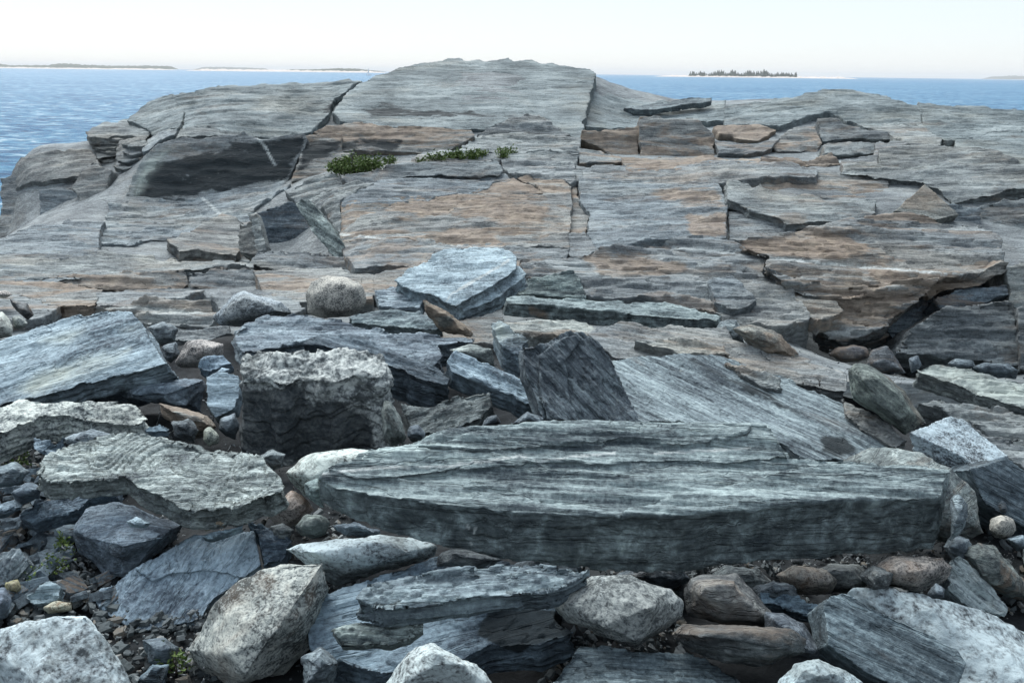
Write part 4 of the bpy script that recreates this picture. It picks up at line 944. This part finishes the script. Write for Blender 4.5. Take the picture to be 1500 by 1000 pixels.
rock('boulder', [(272,952),(289,918),(313,878),(354,850),(418,822),(432,826),(476,820),(490,861),(455,898),(452,949),(418,993),(340,1010),(282,982)], 2.5, .16, .22, mat='darkgranite', tint=(1.06,1.04,.98), rust=.3, amp=.025, smooth=3, label='angular brownish granite boulder with a peaked top at the bottom, left of centre',
     inner=[(330,900,-.07),(420,850,-.05),(400,930,-.17),(330,960,-.15),(440,920,-.08),(360,990,-.17)])
rock('boulder', [(-25,935),(20,912),(85,898),(127,896),(163,942),(190,986),(205,1030),(-25,1030)], 2.45, .16, .2, mat='whitegranite', tint=(1.08,1.1,1.12), rust=.02, amp=.02, smooth=8, label='big white crusted granite boulder in the bottom left corner',
     inner=[(20,940,-.03),(110,930,-.04),(150,985,-.08),(60,1010,-.13),(170,1020,-.1)])
rock('rock', [(-15,862),(8,860),(18,878),(12,905),(-15,914)], 2.7, .08, .12, mat='darkslate', tint=(1.2,1.2,1.3), smooth=3, label='dark grey stone cut by the left edge above the white corner boulder', cat='stone')
rock('stone', [(62,889),(85,879),(106,881),(107,895),(70,899)], 2.75, .05, .06, mat='granite', tint=(1.05,.95,.75), rust=.6, smooth=5, label='cream and rust coloured pebble above the white corner boulder', cat='stone')
rock('stone', [(6,852),(26,848),(35,861),(27,874),(10,868)], 2.85, .05, .06, mat='granite', tint=(.9,.75,.42), rust=.5, smooth=7, label='yellow-ochre rounded pebble at the left edge', cat='stone')
flat([(34,874),(75,849),(93,861),(88,878),(51,888)], 2.8, (30,-8), .03, 'flat pointed grey shale plate beside the yellow-ochre pebble', cat='stone', name='stone', mat='smooth', tint=(1.0,1.05,1.05))
flat([(-12,808),(34,803),(45,823),(20,852),(-12,855)], 2.95, (38,-8), .05, 'striped grey stone plate at the left edge above the yellow-ochre pebble', cat='stone', name='stone', mat='slate', tint=(1.05,1.08,1.1), grain=60)
rock('stone', [(185,763),(200,755),(224,765),(217,775),(190,773)], 2.85, .03, .05, mat='smooth', tint=(1.4,1.45,1.45), smooth=1, label='small pale broken stone lying on the dark split block', cat='stone')
rock('stone', [(299,767),(318,761),(337,761),(333,773),(299,779)], 2.88, .03, .06, mat='slate', tint=(1.1,.9,.62), rust=.8, smooth=2, label='ochre chock stone wedged under the wavy flat rock', cat='stone')
flat([(296,787),(330,775),(357,767),(358,774),(313,790)], 2.85, (20,0), .02, 'thin grey chip lying under the ochre chock stone', cat='stone', name='stone', mat='smooth', tint=(.9,.98,1.0))
rock('rock', [(388,752),(410,732),(428,716),(450,732),(461,746),(442,768),(410,778)], 3.15, .08, .14, mat='granite', tint=(1.15,.92,.85), rust=.45, smooth=4, label='reddish granite stone between the wavy flat rock and the long foreground slab', cat='stone')
rock('stone', [(430,772),(448,751),(472,752),(483,765),(480,782),(460,790),(440,786)], 2.9, .07, .1, mat='slate', tint=(.85,.85,.75), rust=.25, lay=(.02,.006), smooth=6, label='dark rounded banded stone under the pointed end of the long slab', cat='stone')
rock('boulder', [(414,692),(448,666),(510,655),(558,660),(575,665),(540,690),(480,700),(475,735),(445,728),(425,708)], 3.05, .1, .18, mat='whitegranite', tint=(1.1,1.08,1.0), rust=.3, smooth=4, label='white granite boulder tucked behind the pointed end of the long slab')
rock('rock', [(443,706),(466,700),(474,712),(476,744),(460,738),(446,728)], 2.75, .05, .12, mat='slate', tint=(1.05,1.15,1.05), lay=(.02,.01), smooth=1, label='greenish striped stone touching the pointed end of the long slab', cat='stone')
rock('boulder', [(414,804),(440,792),(500,796),(560,784),(600,788),(640,800),(640,815),(560,838),(520,850),(490,862),(478,832),(440,818)], 2.75, .12, .16, mat='whitegranite', tint=(1.0,1.03,1.05), rust=.03, smooth=4, label='white speckled granite rock under the pointed end of the long slab')
# ---- the long slab and what carries it
flat([(465,702),(482,682),(545,664),(590,652),(660,632),(722,626),(790,616),(930,614),(1060,616),(1120,620),(1135,640),(1160,668),(1250,675),(1350,683),(1391,691),(1390,706),(1381,728),(1292,736),(1153,743),(1085,748),(1000,757),(908,757),(772,752),(653,742),(560,728),(500,715)], 2.74, (20,1.5), .188,
     'long thick foreground slab with streaked pale top and dark front face', mat='grain', tint=(1.05,1.07,1.05), rust=0, grain=-2, lay=(.035,.006), terr=.011, aniso=(.55,7), ridge=.0075, fine=.003, stain=[('vein', [(470,694),(520,688),(560,684),(640,684),(690,678),(760,668),(790,676),(840,668),(900,664)]), ('vein', [(960,664),(1040,660),(1100,656)]), ('vein', [(684,768),(687,774)]), ('vein', [(697,773),(694,781)]), ('vein', [(690,794),(691,797)])], ext=(.0,.04,-1), taper=[(465,.38),(560,.62),(760,.84),(900,.98),(1390,.95)], jit=1.6, at=(950,690), vox=1.7, sb=1.0,
     extra=[([(480,685),(590,654),(660,633),(722,627),(790,617),(930,615),(1060,617),(1118,621),(1134,642),(1156,668),(1080,676),(980,672),(900,678),(800,676),(700,684),(600,694),(520,700)], .013, .06), ([(610,656),(700,633),(900,622),(1100,626),(1092,638),(1000,650),(930,640),(800,650),(700,662)], .026, .06),
            ([(1205,677),(1350,685),(1388,693),(1379,726),(1290,734),(1150,741),(1000,754),(905,755),(965,731),(1080,706),(1140,692)], .014, .05)])
flat([(452,892),(500,862),(570,838),(640,816),(740,826),(830,858),(812,905),(842,925),(790,948),(720,950),(640,990),(560,985),(455,955)], 2.52, (17,-3), .11, 'broad grey slab sloping out from under the long dark stone at the bottom centre', mat='smooth', tint=(.95,1.02,1.08), rust=.02, grain=16, lay=(.02,.02), stain=[('dark', [(720,880),(840,900),(840,930),(760,955),(700,930)])])
flat([(520,880),(537,858),(600,845),(636,838),(670,832),(758,827),(866,838),(830,858),(800,868),(700,878),(620,888),(560,892)], 2.36, (16,-2), .065, 'long dark layered stone lying under the foreground slab', mat='slate', tint=(.82,.88,.90), grain=6, lay=(.02,.03), terr=.014, ext=(0,.15,-1))
flat([(484,922),(530,911),(620,908),(622,920),(600,938),(570,946),(500,944)], 2.32, (20,0), .03, 'small pale flat stone lying on the broad grey slab', mat='wavy', tint=(1.1,1.15,1.1), cat='stone', name='stone')
rock('rock', [(638,830),(642,814),(658,803),(682,802),(742,820),(700,834)], 2.55, .06, .12, mat='slate', tint=(.75,.72,.68), rust=.2, smooth=4, label='dark brownish wedge right under the front edge of the long slab', cat='rock')
rock('boulder', [(556,1020),(580,972),(608,946),(632,940),(655,956),(700,970),(738,1020)], 2.15, .1, .14, mat='whitegranite', tint=(1.05,1.05,1.03), rust=.05, smooth=4, label='white granite boulder peaking up from the bottom edge')
rock('boulder', [(803,887),(822,864),(868,842),(920,842),(985,860),(1003,880),(1001,903),(975,925),(932,949),(880,932),(830,912)], 2.42, .13, .2, mat='darkgranite', tint=(1.0,.99,.97), rust=.15, amp=.02, smooth=3, label='speckled grey granite boulder carrying the middle of the long slab',
     inner=[(835,885,-.06),(880,920,-.12),(930,940,-.12),(950,890,-.13),(880,865,-.07),(985,895,-.04)])
rock('rock', [(998,862),(1010,845),(1080,838),(1112,880),(1143,908),(1132,922),(1060,918),(1005,902)], 2.5, .1, .18, mat='slate', tint=(.85,.75,.68), rust=.35, smooth=3, label='brown rock under the long slab, right of the speckled granite', cat='rock')
rock('rock', [(983,928),(1000,914),(1060,913),(1160,920),(1182,934),(1186,960),(1135,976),(1060,970),(1000,950)], 2.28, .07, .12, mat='darkslate', tint=(.85,.78,.70), rust=.25, lay=(.025,.012), smooth=3, label='dark brown log-shaped rock below the brown rock', cat='rock')
rock('rock', [(1120,895),(1148,896),(1178,912),(1206,955),(1200,968),(1150,960),(1120,930)], 2.4, .07, .14, mat='darkslate', tint=(1.1,1.05,1.05), rust=.1, smooth=4, label='smooth dark stone behind the log-shaped brown rock', cat='rock')
rock('boulder', [(1122,1020),(1160,972),(1200,961),(1240,980),(1285,1020)], 2.15, .08, .14, mat='granite', tint=(.95,1.02,1.05), rust=.05, smooth=3, label='grey-white lichened boulder top at the bottom edge, right of centre')
flat([(790,1020),(820,985),(850,942),(930,950),(1005,956),(1080,985),(1100,1020)], 2.3, (24,4), .1, 'dark flat rock filling the bottom edge below the speckled granite', mat='darkslate', tint=(1.15,1.2,1.15), rust=.05)
flat([(1204,885),(1215,872),(1235,868),(1275,890),(1340,918),(1400,952),(1414,972),(1400,1015),(1330,1015),(1265,985),(1212,945)], 2.36, (40,12), .09, 'smooth dark green-grey slab leaning on the white granite at the lower right', mat='darkslate', tint=(1.0,1.06,1.04), rust=.12, grain=-28, terr=.005, smooth=4)
rock('boulder', [(1232,872),(1250,859),(1300,857),(1380,880),(1440,888),(1530,935),(1530,1030),(1400,1030),(1390,950),(1290,900)], 2.6, .16, .25, mat='whitegranite', tint=(1.05,1.08,1.1), rust=.06, amp=.02, smooth=5, label='large white granite boulder filling the lower right corner',
     inner=[(1290,880,-.03),(1400,920,-.08),(1480,960,-.12),(1420,1020,-.16),(1520,1020,-.18)])
rock('boulder', [(1270,838),(1300,815),(1385,812),(1400,830),(1386,850),(1346,869),(1300,858)], 2.68, .1, .16, mat='darkgranite', tint=(1.0,.85,.78), rust=.4, smooth=6, label='reddish-brown boulder under the right end of the long slab')
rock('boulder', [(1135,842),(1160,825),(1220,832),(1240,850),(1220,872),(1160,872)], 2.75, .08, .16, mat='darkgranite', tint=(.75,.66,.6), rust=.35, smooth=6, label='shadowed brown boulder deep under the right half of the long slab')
flat([(1384,862),(1392,820),(1404,812),(1450,850),(1476,893),(1470,906),(1420,890)], 2.72, (44,8), .08, 'striped grey rock sloping down between the brown boulder and the white granite', mat='slate', tint=(1.0,1.0,.98), grain=-48)
rock('stone', [(1356,870),(1370,853),(1386,862),(1384,876),(1366,878)], 2.5, .04, .06, mat='darkslate', tint=(1.3,1.3,1.3), smooth=1, label='small angular grey stone on top of the lower right white granite', cat='stone')
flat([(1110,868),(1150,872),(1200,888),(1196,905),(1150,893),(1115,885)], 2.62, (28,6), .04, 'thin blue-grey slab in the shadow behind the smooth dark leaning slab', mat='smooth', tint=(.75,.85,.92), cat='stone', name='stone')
rock('rock', [(1402,808),(1434,793),(1460,798),(1490,830),(1512,852),(1512,884),(1476,880),(1422,850)], 2.8, .1, .16, mat='wavy', tint=(.95,.95,.9), rust=.55, lay=(.025,.012), bed=(30,-35), grain=-45, smooth=3, label='banded rock with rusty quartz below the round brown stone', cat='rock')
rock('stone', [(1447,778),(1453,759),(1469,752),(1486,759),(1491,778),(1478,791),(1458,790)], 3.0, .06, .08, mat='darkgranite', tint=(1.15,1.02,.92), rust=.2, smooth=12, amp=.01, label='round brown cobble in the hollow under the speckle-topped block', cat='cobble')
rock('stone', [(1470,788),(1500,782),(1515,805),(1490,808)], 2.95, .04, .08, mat='darkslate', tint=(1.2,1.25,1.25), smooth=1, label='flat grey stone beside the round brown cobble', cat='stone')
rock('boulder', [(1232,676),(1262,657),(1300,651),(1352,660),(1400,688),(1430,720),(1446,782),(1418,796),(1390,800),(1340,780)], 3.05, .14, .22, mat='wavy', tint=(1.2,1.2,1.16), rust=.25, smooth=7, bed=(40,35), grain=40, lay=(.05,.004), label='rounded swirl-banded boulder with white and orange veins behind the right end of the long slab')
rock('stone', [(1392,728),(1404,722),(1416,738),(1418,766),(1410,784),(1390,795)], 2.68, .05, .1, mat='slate', tint=(1.1,1.15,1.15), lay=(.03,.012), smooth=2, label='small grey stone against the right end of the long slab', cat='stone')
flat([(1330,634),(1384,612),(1410,615),(1453,649),(1477,670),(1421,684),(1408,670),(1367,650)], 3.45, (26,8), .26, 'dark block with a flat white-speckled top at the right side', cat='rock block', name='rock_block', mat='granite', tint=(.95,1.0,1.06), rust=.02, terr=.004, ridge=.003, grain=-30, lay=(.05,.01), ext=(.30,-.12,-1))
flat([(1418,686),(1478,670),(1530,720),(1530,790),(1480,762),(1440,735)], 3.2, (60,20), .2, 'dark green-grey rock face below the speckle-topped block', cat='rock', mat='darkslate', tint=(1,1.05,1.05), grain=-40, terr=.004)
# ---- boulders wedged in the dark gap beneath the long slab
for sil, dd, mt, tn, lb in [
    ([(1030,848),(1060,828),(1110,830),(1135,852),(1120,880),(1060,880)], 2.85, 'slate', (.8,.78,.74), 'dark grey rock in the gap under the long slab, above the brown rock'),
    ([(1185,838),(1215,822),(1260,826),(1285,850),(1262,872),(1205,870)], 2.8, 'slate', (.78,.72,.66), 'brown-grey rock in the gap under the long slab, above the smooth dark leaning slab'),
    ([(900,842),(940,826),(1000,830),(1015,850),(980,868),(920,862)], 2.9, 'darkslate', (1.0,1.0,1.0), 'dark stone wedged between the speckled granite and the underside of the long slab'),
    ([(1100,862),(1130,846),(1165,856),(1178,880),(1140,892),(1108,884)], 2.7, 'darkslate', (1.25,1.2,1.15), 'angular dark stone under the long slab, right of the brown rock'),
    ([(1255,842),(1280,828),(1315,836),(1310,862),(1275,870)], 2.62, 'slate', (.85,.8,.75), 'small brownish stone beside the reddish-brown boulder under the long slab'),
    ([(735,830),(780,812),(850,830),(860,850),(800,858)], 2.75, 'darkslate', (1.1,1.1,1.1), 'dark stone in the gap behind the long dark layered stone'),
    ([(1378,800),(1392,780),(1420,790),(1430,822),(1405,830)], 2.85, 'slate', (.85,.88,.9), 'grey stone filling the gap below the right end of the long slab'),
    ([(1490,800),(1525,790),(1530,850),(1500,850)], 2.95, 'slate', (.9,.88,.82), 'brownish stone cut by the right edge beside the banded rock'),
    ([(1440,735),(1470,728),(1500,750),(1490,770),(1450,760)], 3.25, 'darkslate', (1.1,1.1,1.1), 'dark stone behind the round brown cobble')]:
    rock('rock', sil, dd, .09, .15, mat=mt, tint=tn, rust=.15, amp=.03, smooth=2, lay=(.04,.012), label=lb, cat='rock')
# ---- mid-sized stones between the bigger ones on the left
for sil, dd, mt, tn, lb in [
    ([(95,642),(120,630),(170,634),(180,648),(140,656),(105,656)], 3.45, 'slate', (.9,.92,.95), 'grey slab end showing between the flat white crusted stone and the wavy flat rock'),
    ([(378,668),(398,656),(420,664),(416,684),(398,690)], 3.35, 'slate', (.95,.95,.92), 'grey stone between the wavy flat rock and the angular white-topped block'),
    ([(250,618),(275,612),(292,630),(285,648),(255,640)], 3.7, 'darkslate', (1.0,.95,.9), 'dark brownish stone below the rust-stained wedge'),
    ([(215,478),(240,470),(262,482),(258,500),(230,505)], 5.3, 'slate', (1.0,1.0,1.0), 'grey stone above the brown blocky boulder'),
    ([(235,508),(258,500),(266,520),(250,533),(240,528)], 4.9, 'slate', (.8,.82,.85), 'dark stone between the lichened slab and the brown blocky boulder'),
    ([(-12,688),(20,676),(46,690),(30,712),(-12,716)], 3.25, 'slate', (.85,.9,.92), 'grey stone at the left edge below the split stones'),
    ([(10,722),(40,704),(66,712),(60,730),(24,742)], 3.15, 'darkslate', (1.3,1.35,1.4), 'dark rounded stone with a pale cap left of the wavy flat rock'),
    ([(-12,742),(20,732),(34,742),(10,756),(-12,760)], 3.1, 'smooth', (.85,.9,.95), 'flat blue-grey stone at the left edge above the gravel'),
    ([(205,935),(240,930),(262,948),(250,978),(215,975)], 2.55, 'slate', (.8,.85,.9), 'grey stone between the white corner boulder and the peaked granite'),
    ([(195,1000),(222,968),(250,970),(245,1015)], 2.4, 'smooth', (.85,.92,.95), 'flat grey slab end at the bottom edge beside the white corner boulder'),
    ([(440,960),(470,945),(500,970),(490,1010),(440,1010)], 2.3, 'slate', (.85,.88,.9), 'dark stone at the bottom edge right of the peaked granite'),
    ([(395,770),(415,765),(432,778),(420,792),(400,788)], 3.0, 'slate', (.9,.88,.85), 'small stone below the reddish granite stone'),
    ([(490,770),(520,762),(560,778),(550,790),(500,786)], 2.85, 'darkslate', (1.1,1.15,1.2), 'dark flat chips of rock in the shadow under the pointed slab end')]:
    rock('stone', sil, dd, .07, .12, mat=mt, tint=tn, rust=.08, amp=.03, smooth=2, lay=(.03,.012), label=lb, cat='stone')
rock('rock', [(1425,538),(1440,530),(1478,532),(1496,542),(1490,556),(1440,552)], 5.65, .06, .14, mat='darkslate', tint=(.9,.92,.92), smooth=2, lay=(.03,.01), label='low dark rock in the gap behind the white-topped slab, under the grey ledge block', cat='rock')
rock('rock', [(1385,532),(1398,524),(1424,528),(1432,540),(1400,546)], 5.75, .05, .12, mat='darkslate', tint=(1.0,1.0,.98), smooth=2, lay=(.03,.01), label='small dark rock peeping over the middle of the white-topped slab', cat='rock')

# ------------------------------------------------------------------ shale chips, gravel, rubble in the gaps
def chip_mesh(rng, flatness, n=9):
    a = np.sort(rng.uniform(0, 2 * math.pi, n))
    r = rng.uniform(0.55, 1.0, n); asp = rng.uniform(0.5, 0.9)
    top = np.c_[np.cos(a) * r * 0.86, np.sin(a) * r * 0.86 * asp, np.full(n, flatness) + rng.uniform(-.3, .3, n) * flatness]
    bot = np.c_[np.cos(a) * r, np.sin(a) * r * asp, np.full(n, -flatness)]
    V = np.r_[top, bot, [[0, 0, flatness * 1.15]]]
    F = [[(i + 1) % n, i, n + i] for i in range(n)] + [[(i + 1) % n, n + i, n + (i + 1) % n] for i in range(n)] + [[i, (i + 1) % n, 2 * n] for i in range(n)]
    return V, F
def rotm(rng, tilt):
    a = rng.uniform(0, 2 * math.pi); b = rng.normal() * tilt; c = rng.normal() * tilt
    Rz = np.array([[math.cos(a), -math.sin(a), 0], [math.sin(a), math.cos(a), 0], [0, 0, 1]])
    Rx = np.array([[1, 0, 0], [0, math.cos(b), -math.sin(b)], [0, math.sin(b), math.cos(b)]])
    Ry = np.array([[math.cos(c), 0, math.sin(c)], [0, 1, 0], [-math.sin(c), 0, math.cos(c)]])
    return Rx @ Ry @ Rz
def scatter(name, regions, count, size, flatness, mat, seed, tilt=0.25, up=0.0):
    rng = np.random.RandomState(seed)
    protos = [chip_mesh(rng, flatness * rng.uniform(.6, 1.4)) for _ in range(14)]
    V, F, C = [], [], []
    k = 0
    tot = sum(w for *_, w in regions)
    for (x0, y0, x1, y1, w) in regions:
        for _ in range(int(count * w / tot)):
            px, py = rng.uniform(x0, x1), rng.uniform(y0, y1)
            d = hit(px, py)
            if not d: continue
            q = P(px, py, d)
            v, f = protos[rng.randint(14)]
            s = size[0] + (size[1] - size[0]) * rng.rand() ** 2.2
            v = (v * s) @ rotm(rng, tilt).T + q + np.array([0, 0, up + s * flatness * 0.3])
            V.append(v); F.append(np.array(f) + k); C.append(np.full(len(v), rng.rand())); k += len(v)
    me = bpy.data.meshes.new(name); me.from_pydata(np.concatenate(V).tolist(), [], np.concatenate(F).tolist())
    at = me.attributes.new('tone', 'FLOAT', 'POINT'); at.data.foreach_set('value', np.concatenate(C).astype(np.float32))
    o = obj(name, me, mat); tag(o, kind='stuff')
    return o
def gravel_material(name, lo, mid, hi, warm):
    m, t, b = NT(name); n = N(t)
    tone = n.attr('tone')
    v = n.new('TexCoord').outputs['Object']
    s = n.noise(n.vmath('MULTIPLY', v, (1, 1, 3)), 45, 5, 0.65, 0.3)
    f = n.math('ADD', n.math('MULTIPLY', tone, 0.7), n.math('MULTIPLY', s, 0.3))
    col = n.ramp(f, [(0.15, lo), (0.5, mid), (0.72, hi), (0.80, warm), (0.9, mid)])
    n.put(b.inputs['Base Color'], col); b.inputs['Roughness'].default_value = 0.85; b.inputs['Specular IOR Level'].default_value = 0.25
    bp = n.new('Bump'); bp.inputs['Strength'].default_value = 0.6; bp.inputs['Distance'].default_value = 0.006
    n.put(bp.inputs['Height'], s); n.put(b.inputs['Normal'], bp.outputs[0])
    return m
M['gravel'] = gravel_material('shale_gravel', (0.026, 0.033, 0.037), (0.095, 0.115, 0.12), (0.20, 0.225, 0.23), (0.15, 0.135, 0.11))
M['rubble'] = gravel_material('dark_rubble', (0.045, 0.053, 0.058), (0.12, 0.138, 0.146), (0.23, 0.255, 0.26), (0.10, 0.10, 0.09))
scatter('gravel', [(-30, 690, 180, 1000, 6), (180, 800, 330, 1000, 2), (-30, 640, 120, 720, 1.5), (400, 740, 520, 860, 1), (780, 900, 1000, 1000, 1), (1380, 760, 1530, 900, 1), (880, 790, 1420, 880, 1.5)], 3000, (.006, .034), .28, 'gravel', 5, .3)
def stone_protos():
    rng = np.random.RandomState(77)
    out = []
    for i in range(12):
        v, f = chip_mesh(rng, rng.uniform(.22, .55), 7)
        me = remesh(v, f, .085, 1)
        co, no = getv(me)
        co, _ = disp_slate(co, no, rng, (.12, .10), .03, .02, .03, 1.0)
        co += no * (.07 * fbm(co * 1.6 + i * 9, 3))[:, None]
        pol = np.empty(len(me.loops), np.int32); me.loops.foreach_get('vertex_index', pol)
        out.append((co, pol.reshape(-1, 4)))
        bpy.data.meshes.remove(me)
    return out
STONES = stone_protos()
def rubble(name, regions, seed, tilt=.4):
    rng = np.random.RandomState(seed)
    V, F, C = [], [], []; k = 0
    for (x0, y0, x1, y1, cnt, s0, s1, lo) in regions:
        for _ in range(cnt):
            px, py = rng.uniform(x0, x1), rng.uniform(y0, y1)
            dd = hit(px, py)
            if not dd: continue
            q = P(px, py, dd); v, f = STONES[rng.randint(12)]
            s = s0 + (s1 - s0) * rng.rand() ** 1.6
            v = (v * s) @ rotm(rng, tilt).T + q + np.array([0, 0, lo + s * .05])
            V.append(v); F.append(f + k); C.append(np.full(len(v), rng.rand())); k += len(v)
    me = bpy.data.meshes.new(name); me.from_pydata(np.concatenate(V).tolist(), [], np.concatenate(F).tolist()); me.shade_smooth()
    at = me.attributes.new('tone', 'FLOAT', 'POINT'); at.data.foreach_set('value', np.concatenate(C).astype(np.float32))
    tag(obj(name, me, 'rubble'), kind='stuff')
rubble('rubble', [(-30, 690, 150, 900, 50, .05, .11, 0), (-30, 600, 480, 740, 50, .05, .14, 0), (560, 560, 1000, 640, 30, .05, .12, 0), (480, 830, 1500, 960, 40, .05, .12, 0), (900, 800, 1420, 875, 130, .05, .12, .02), (1350, 600, 1530, 860, 35, .06, .14, 0),
                  (150, 480, 460, 620, 30, .05, .12, 0), (560, 450, 780, 580, 20, .05, .1, 0), (380, 730, 560, 880, 30, .04, .1, 0), (230, 900, 480, 1000, 20, .03, .08, 0), (150, 730, 420, 800, 30, .05, .11, 0)], 8)
rubble('ledge_rubble', [(1180, 500, 1530, 580, 30, .05, .12, 0), (980, 480, 1240, 540, 15, .04, .09, 0), (520, 470, 760, 500, 10, .04, .09, 0), (-30, 455, 260, 500, 20, .05, .11, 0)], 9)
def chips():
    rng = np.random.RandomState(21)
    meshes = []
    for i in range(8):
        v, f = chip_mesh(rng, rng.uniform(.10, .22), 8)
        me = bpy.data.meshes.new('shale_chip'); me.from_pydata(v.tolist(), [], f); me.materials.append(M['smooth']); meshes.append(me)
    marks = [((20, 860), 'by the yellow-ochre pebble'), ((72, 830), 'around the bright green weed'), ((100, 800), 'below the darker green sprig'), ((120, 790), 'against the dark split block'),
             ((62, 760), 'before the long grey flat stone'), ((15, 740), 'left of the long grey flat stone'), ((60, 700), 'under the wavy flat rock'),
             ((15, 800), 'above the striped stone plate'), ((62, 868), 'round the flat pointed shale plate'), ((130, 870), 'beside the large blue-grey slab'), ((90, 890), 'by the cream and rust pebble'), ((10, 700), 'below the flat white crusted stone')]
    n = 0
    for _ in range(400):
        px, py = rng.uniform(-5, 175), rng.uniform(695, 905)
        if px > 105 and 735 < py < 850: continue
        if py > 885 and px > 20: continue
        d = hit(px, py)
        q = P(px, py, d)
        s = rng.uniform(.035, .10)
        o = bpy.data.objects.new('shale_chip', meshes[rng.randint(8)]); COL.objects.link(o)
        o.matrix_world = mat4(rotm(rng, .28) * s, q + np.array([0, 0, .018]))
        g = rng.uniform(.55, 1.35); rusty = rng.rand() < .2
        o.color = (g, g * 1.03, g * 1.06, .6 if rusty else 0)
        look = 'rusty' if rusty else 'dark' if g < .8 else 'grey' if g < 1.1 else 'pale'
        size = 'tiny' if s < .052 else 'small' if s < .072 else 'larger'
        where = min(marks, key=lambda m: (m[0][0] - px) ** 2 + (m[0][1] - py) ** 2)[1]
        tag(o, f'{size} {look} shale chip in gravel {where}', 'stone', 'shale chips in the gravel at the lower left')
        n += 1
        if n >= 90: break
chips()
# ------------------------------------------------------------------ plants
def leafy(name, spots, leaf, mat, label, cat, stems=True, seed=1, droop=0.5):
    """a plant of many small leaves on thin stems; spots = (base xyz, height, radius, leaves)"""
    rng = np.random.RandomState(seed)
    V, F, SV, SF = [], [], [], []
    for base, h, rad, n in spots:
        tips = []
        for s in range(max(6, n // 26)):
            a = rng.uniform(0, 2 * math.pi); rr = rad * math.sqrt(rng.rand())
            tip = base + np.array([rr * math.cos(a), rr * math.sin(a) * .7, h * (1 - .5 * (rr / rad) ** 2) * rng.uniform(.7, 1.1)])
            tips.append(tip)
            k = len(SV); w = leaf * .10
            b0 = base + (tip - base) * np.array([.35, .35, 0])
            for pt, ww in ((b0, w), (tip, w * .4)):
                for j in range(3): SV.append(pt + ww * np.array([math.cos(2.1 * j), math.sin(2.1 * j), 0]))
            for j in range(3): SF.append((k + j, k + (j + 1) % 3, k + 3 + (j + 1) % 3, k + 3 + j))
        for i in range(n):
            tip = tips[rng.randint(len(tips))]
            f = rng.uniform(.25, 1.03)
            c = base + (tip - base) * np.array([.35 + .65 * f, .35 + .65 * f, f]) + rng.normal(size=3) * leaf * .7
            dr = rng.normal(size=3); dr[2] = abs(dr[2]) * droop + .2; dr /= np.linalg.norm(dr)
            sd = np.cross(dr, rng.normal(size=3)); sd /= np.linalg.norm(sd)
            L = leaf * rng.uniform(.7, 1.3); W = L * .30
            nn = np.cross(dr, sd) * L * .12
            k = len(V)
            V += [c, c + dr * L * .5 + sd * W + nn, c + dr * L, c + dr * L * .5 - sd * W + nn]
            F.append((k, k + 1, k + 2, k + 3))
    root = bpy.data.objects.new(name, None); COL.objects.link(root); root.location = spots[0][0]
    bpy.context.view_layer.update()
    me = bpy.data.meshes.new('foliage'); me.from_pydata([tuple(v) for v in V], [], F); obj('foliage', me, mat, root)
    ms = bpy.data.meshes.new('stem'); ms.from_pydata([tuple(v) for v in SV], [], SF); obj('stem', ms, 'stem', root)
    tag(root, label, cat)
def gp(px, py, back=0.0):
    d = hit(px, py) + back
    return P(px, py, d)
leafy('shrub', [(gp(522, 258), .22, .24, 1500), (gp(500, 256), .16, .16, 700), (gp(545, 250), .15, .14, 500)], .03, 'leaf', 'round green shrub growing in the ledge below the brown stained block', 'shrub', seed=2)
leafy('shrub', [(gp(575, 240), .07, .10, 260)], .026, 'leaf', 'small green tuft just right of the round green shrub', 'shrub', seed=3)
leafy('shrub', [(gp(640, 238), .10, .12, 420), (gp(664, 236), .10, .15, 520), (gp(690, 234), .10, .14, 480), (gp(704, 232), .08, .10, 260)], .028, 'leaf', 'long low strip of green plants in the crack along the ledge', 'shrub', seed=4)
leafy('shrub', [(gp(737, 234), .12, .10, 230), (gp(745, 229), .10, .08, 120)], .028, 'leaf', 'loose leafy sprig at the right end of the green strip', 'shrub', seed=5)
leafy('shrub', [(gp(618, 240), .05, .07, 120)], .024, 'leaf', 'sparse green tuft between the round shrub and the long green strip', 'shrub', seed=6)
leafy('weed', [(gp(66, 850), .07, .045, 110), (gp(80, 846), .08, .045, 120), (gp(60, 858), .04, .035, 40)], .013, 'leaf', 'small bright green leafy weed growing from the gravel', 'weed', seed=7)
leafy('weed', [(gp(101, 815), .07, .045, 110)], .018, 'leaf', 'darker green sprig beside the dark split block', 'weed', seed=8)
leafy('weed', [(gp(10, 845), .06, .03, 60)], .018, 'leaf', 'tiny green sprig at the left edge above the yellow-ochre pebble', 'weed', seed=9)
leafy('weed', [(gp(24, 685), .06, .06, 90)], .018, 'leaf', 'low green weed under the flat white crusted stone', 'weed', seed=10)
leafy('weed', [(gp(258, 985), .07, .04, 70)], .018, 'leaf', 'green sprig between the two bottom left boulders', 'weed', seed=12)
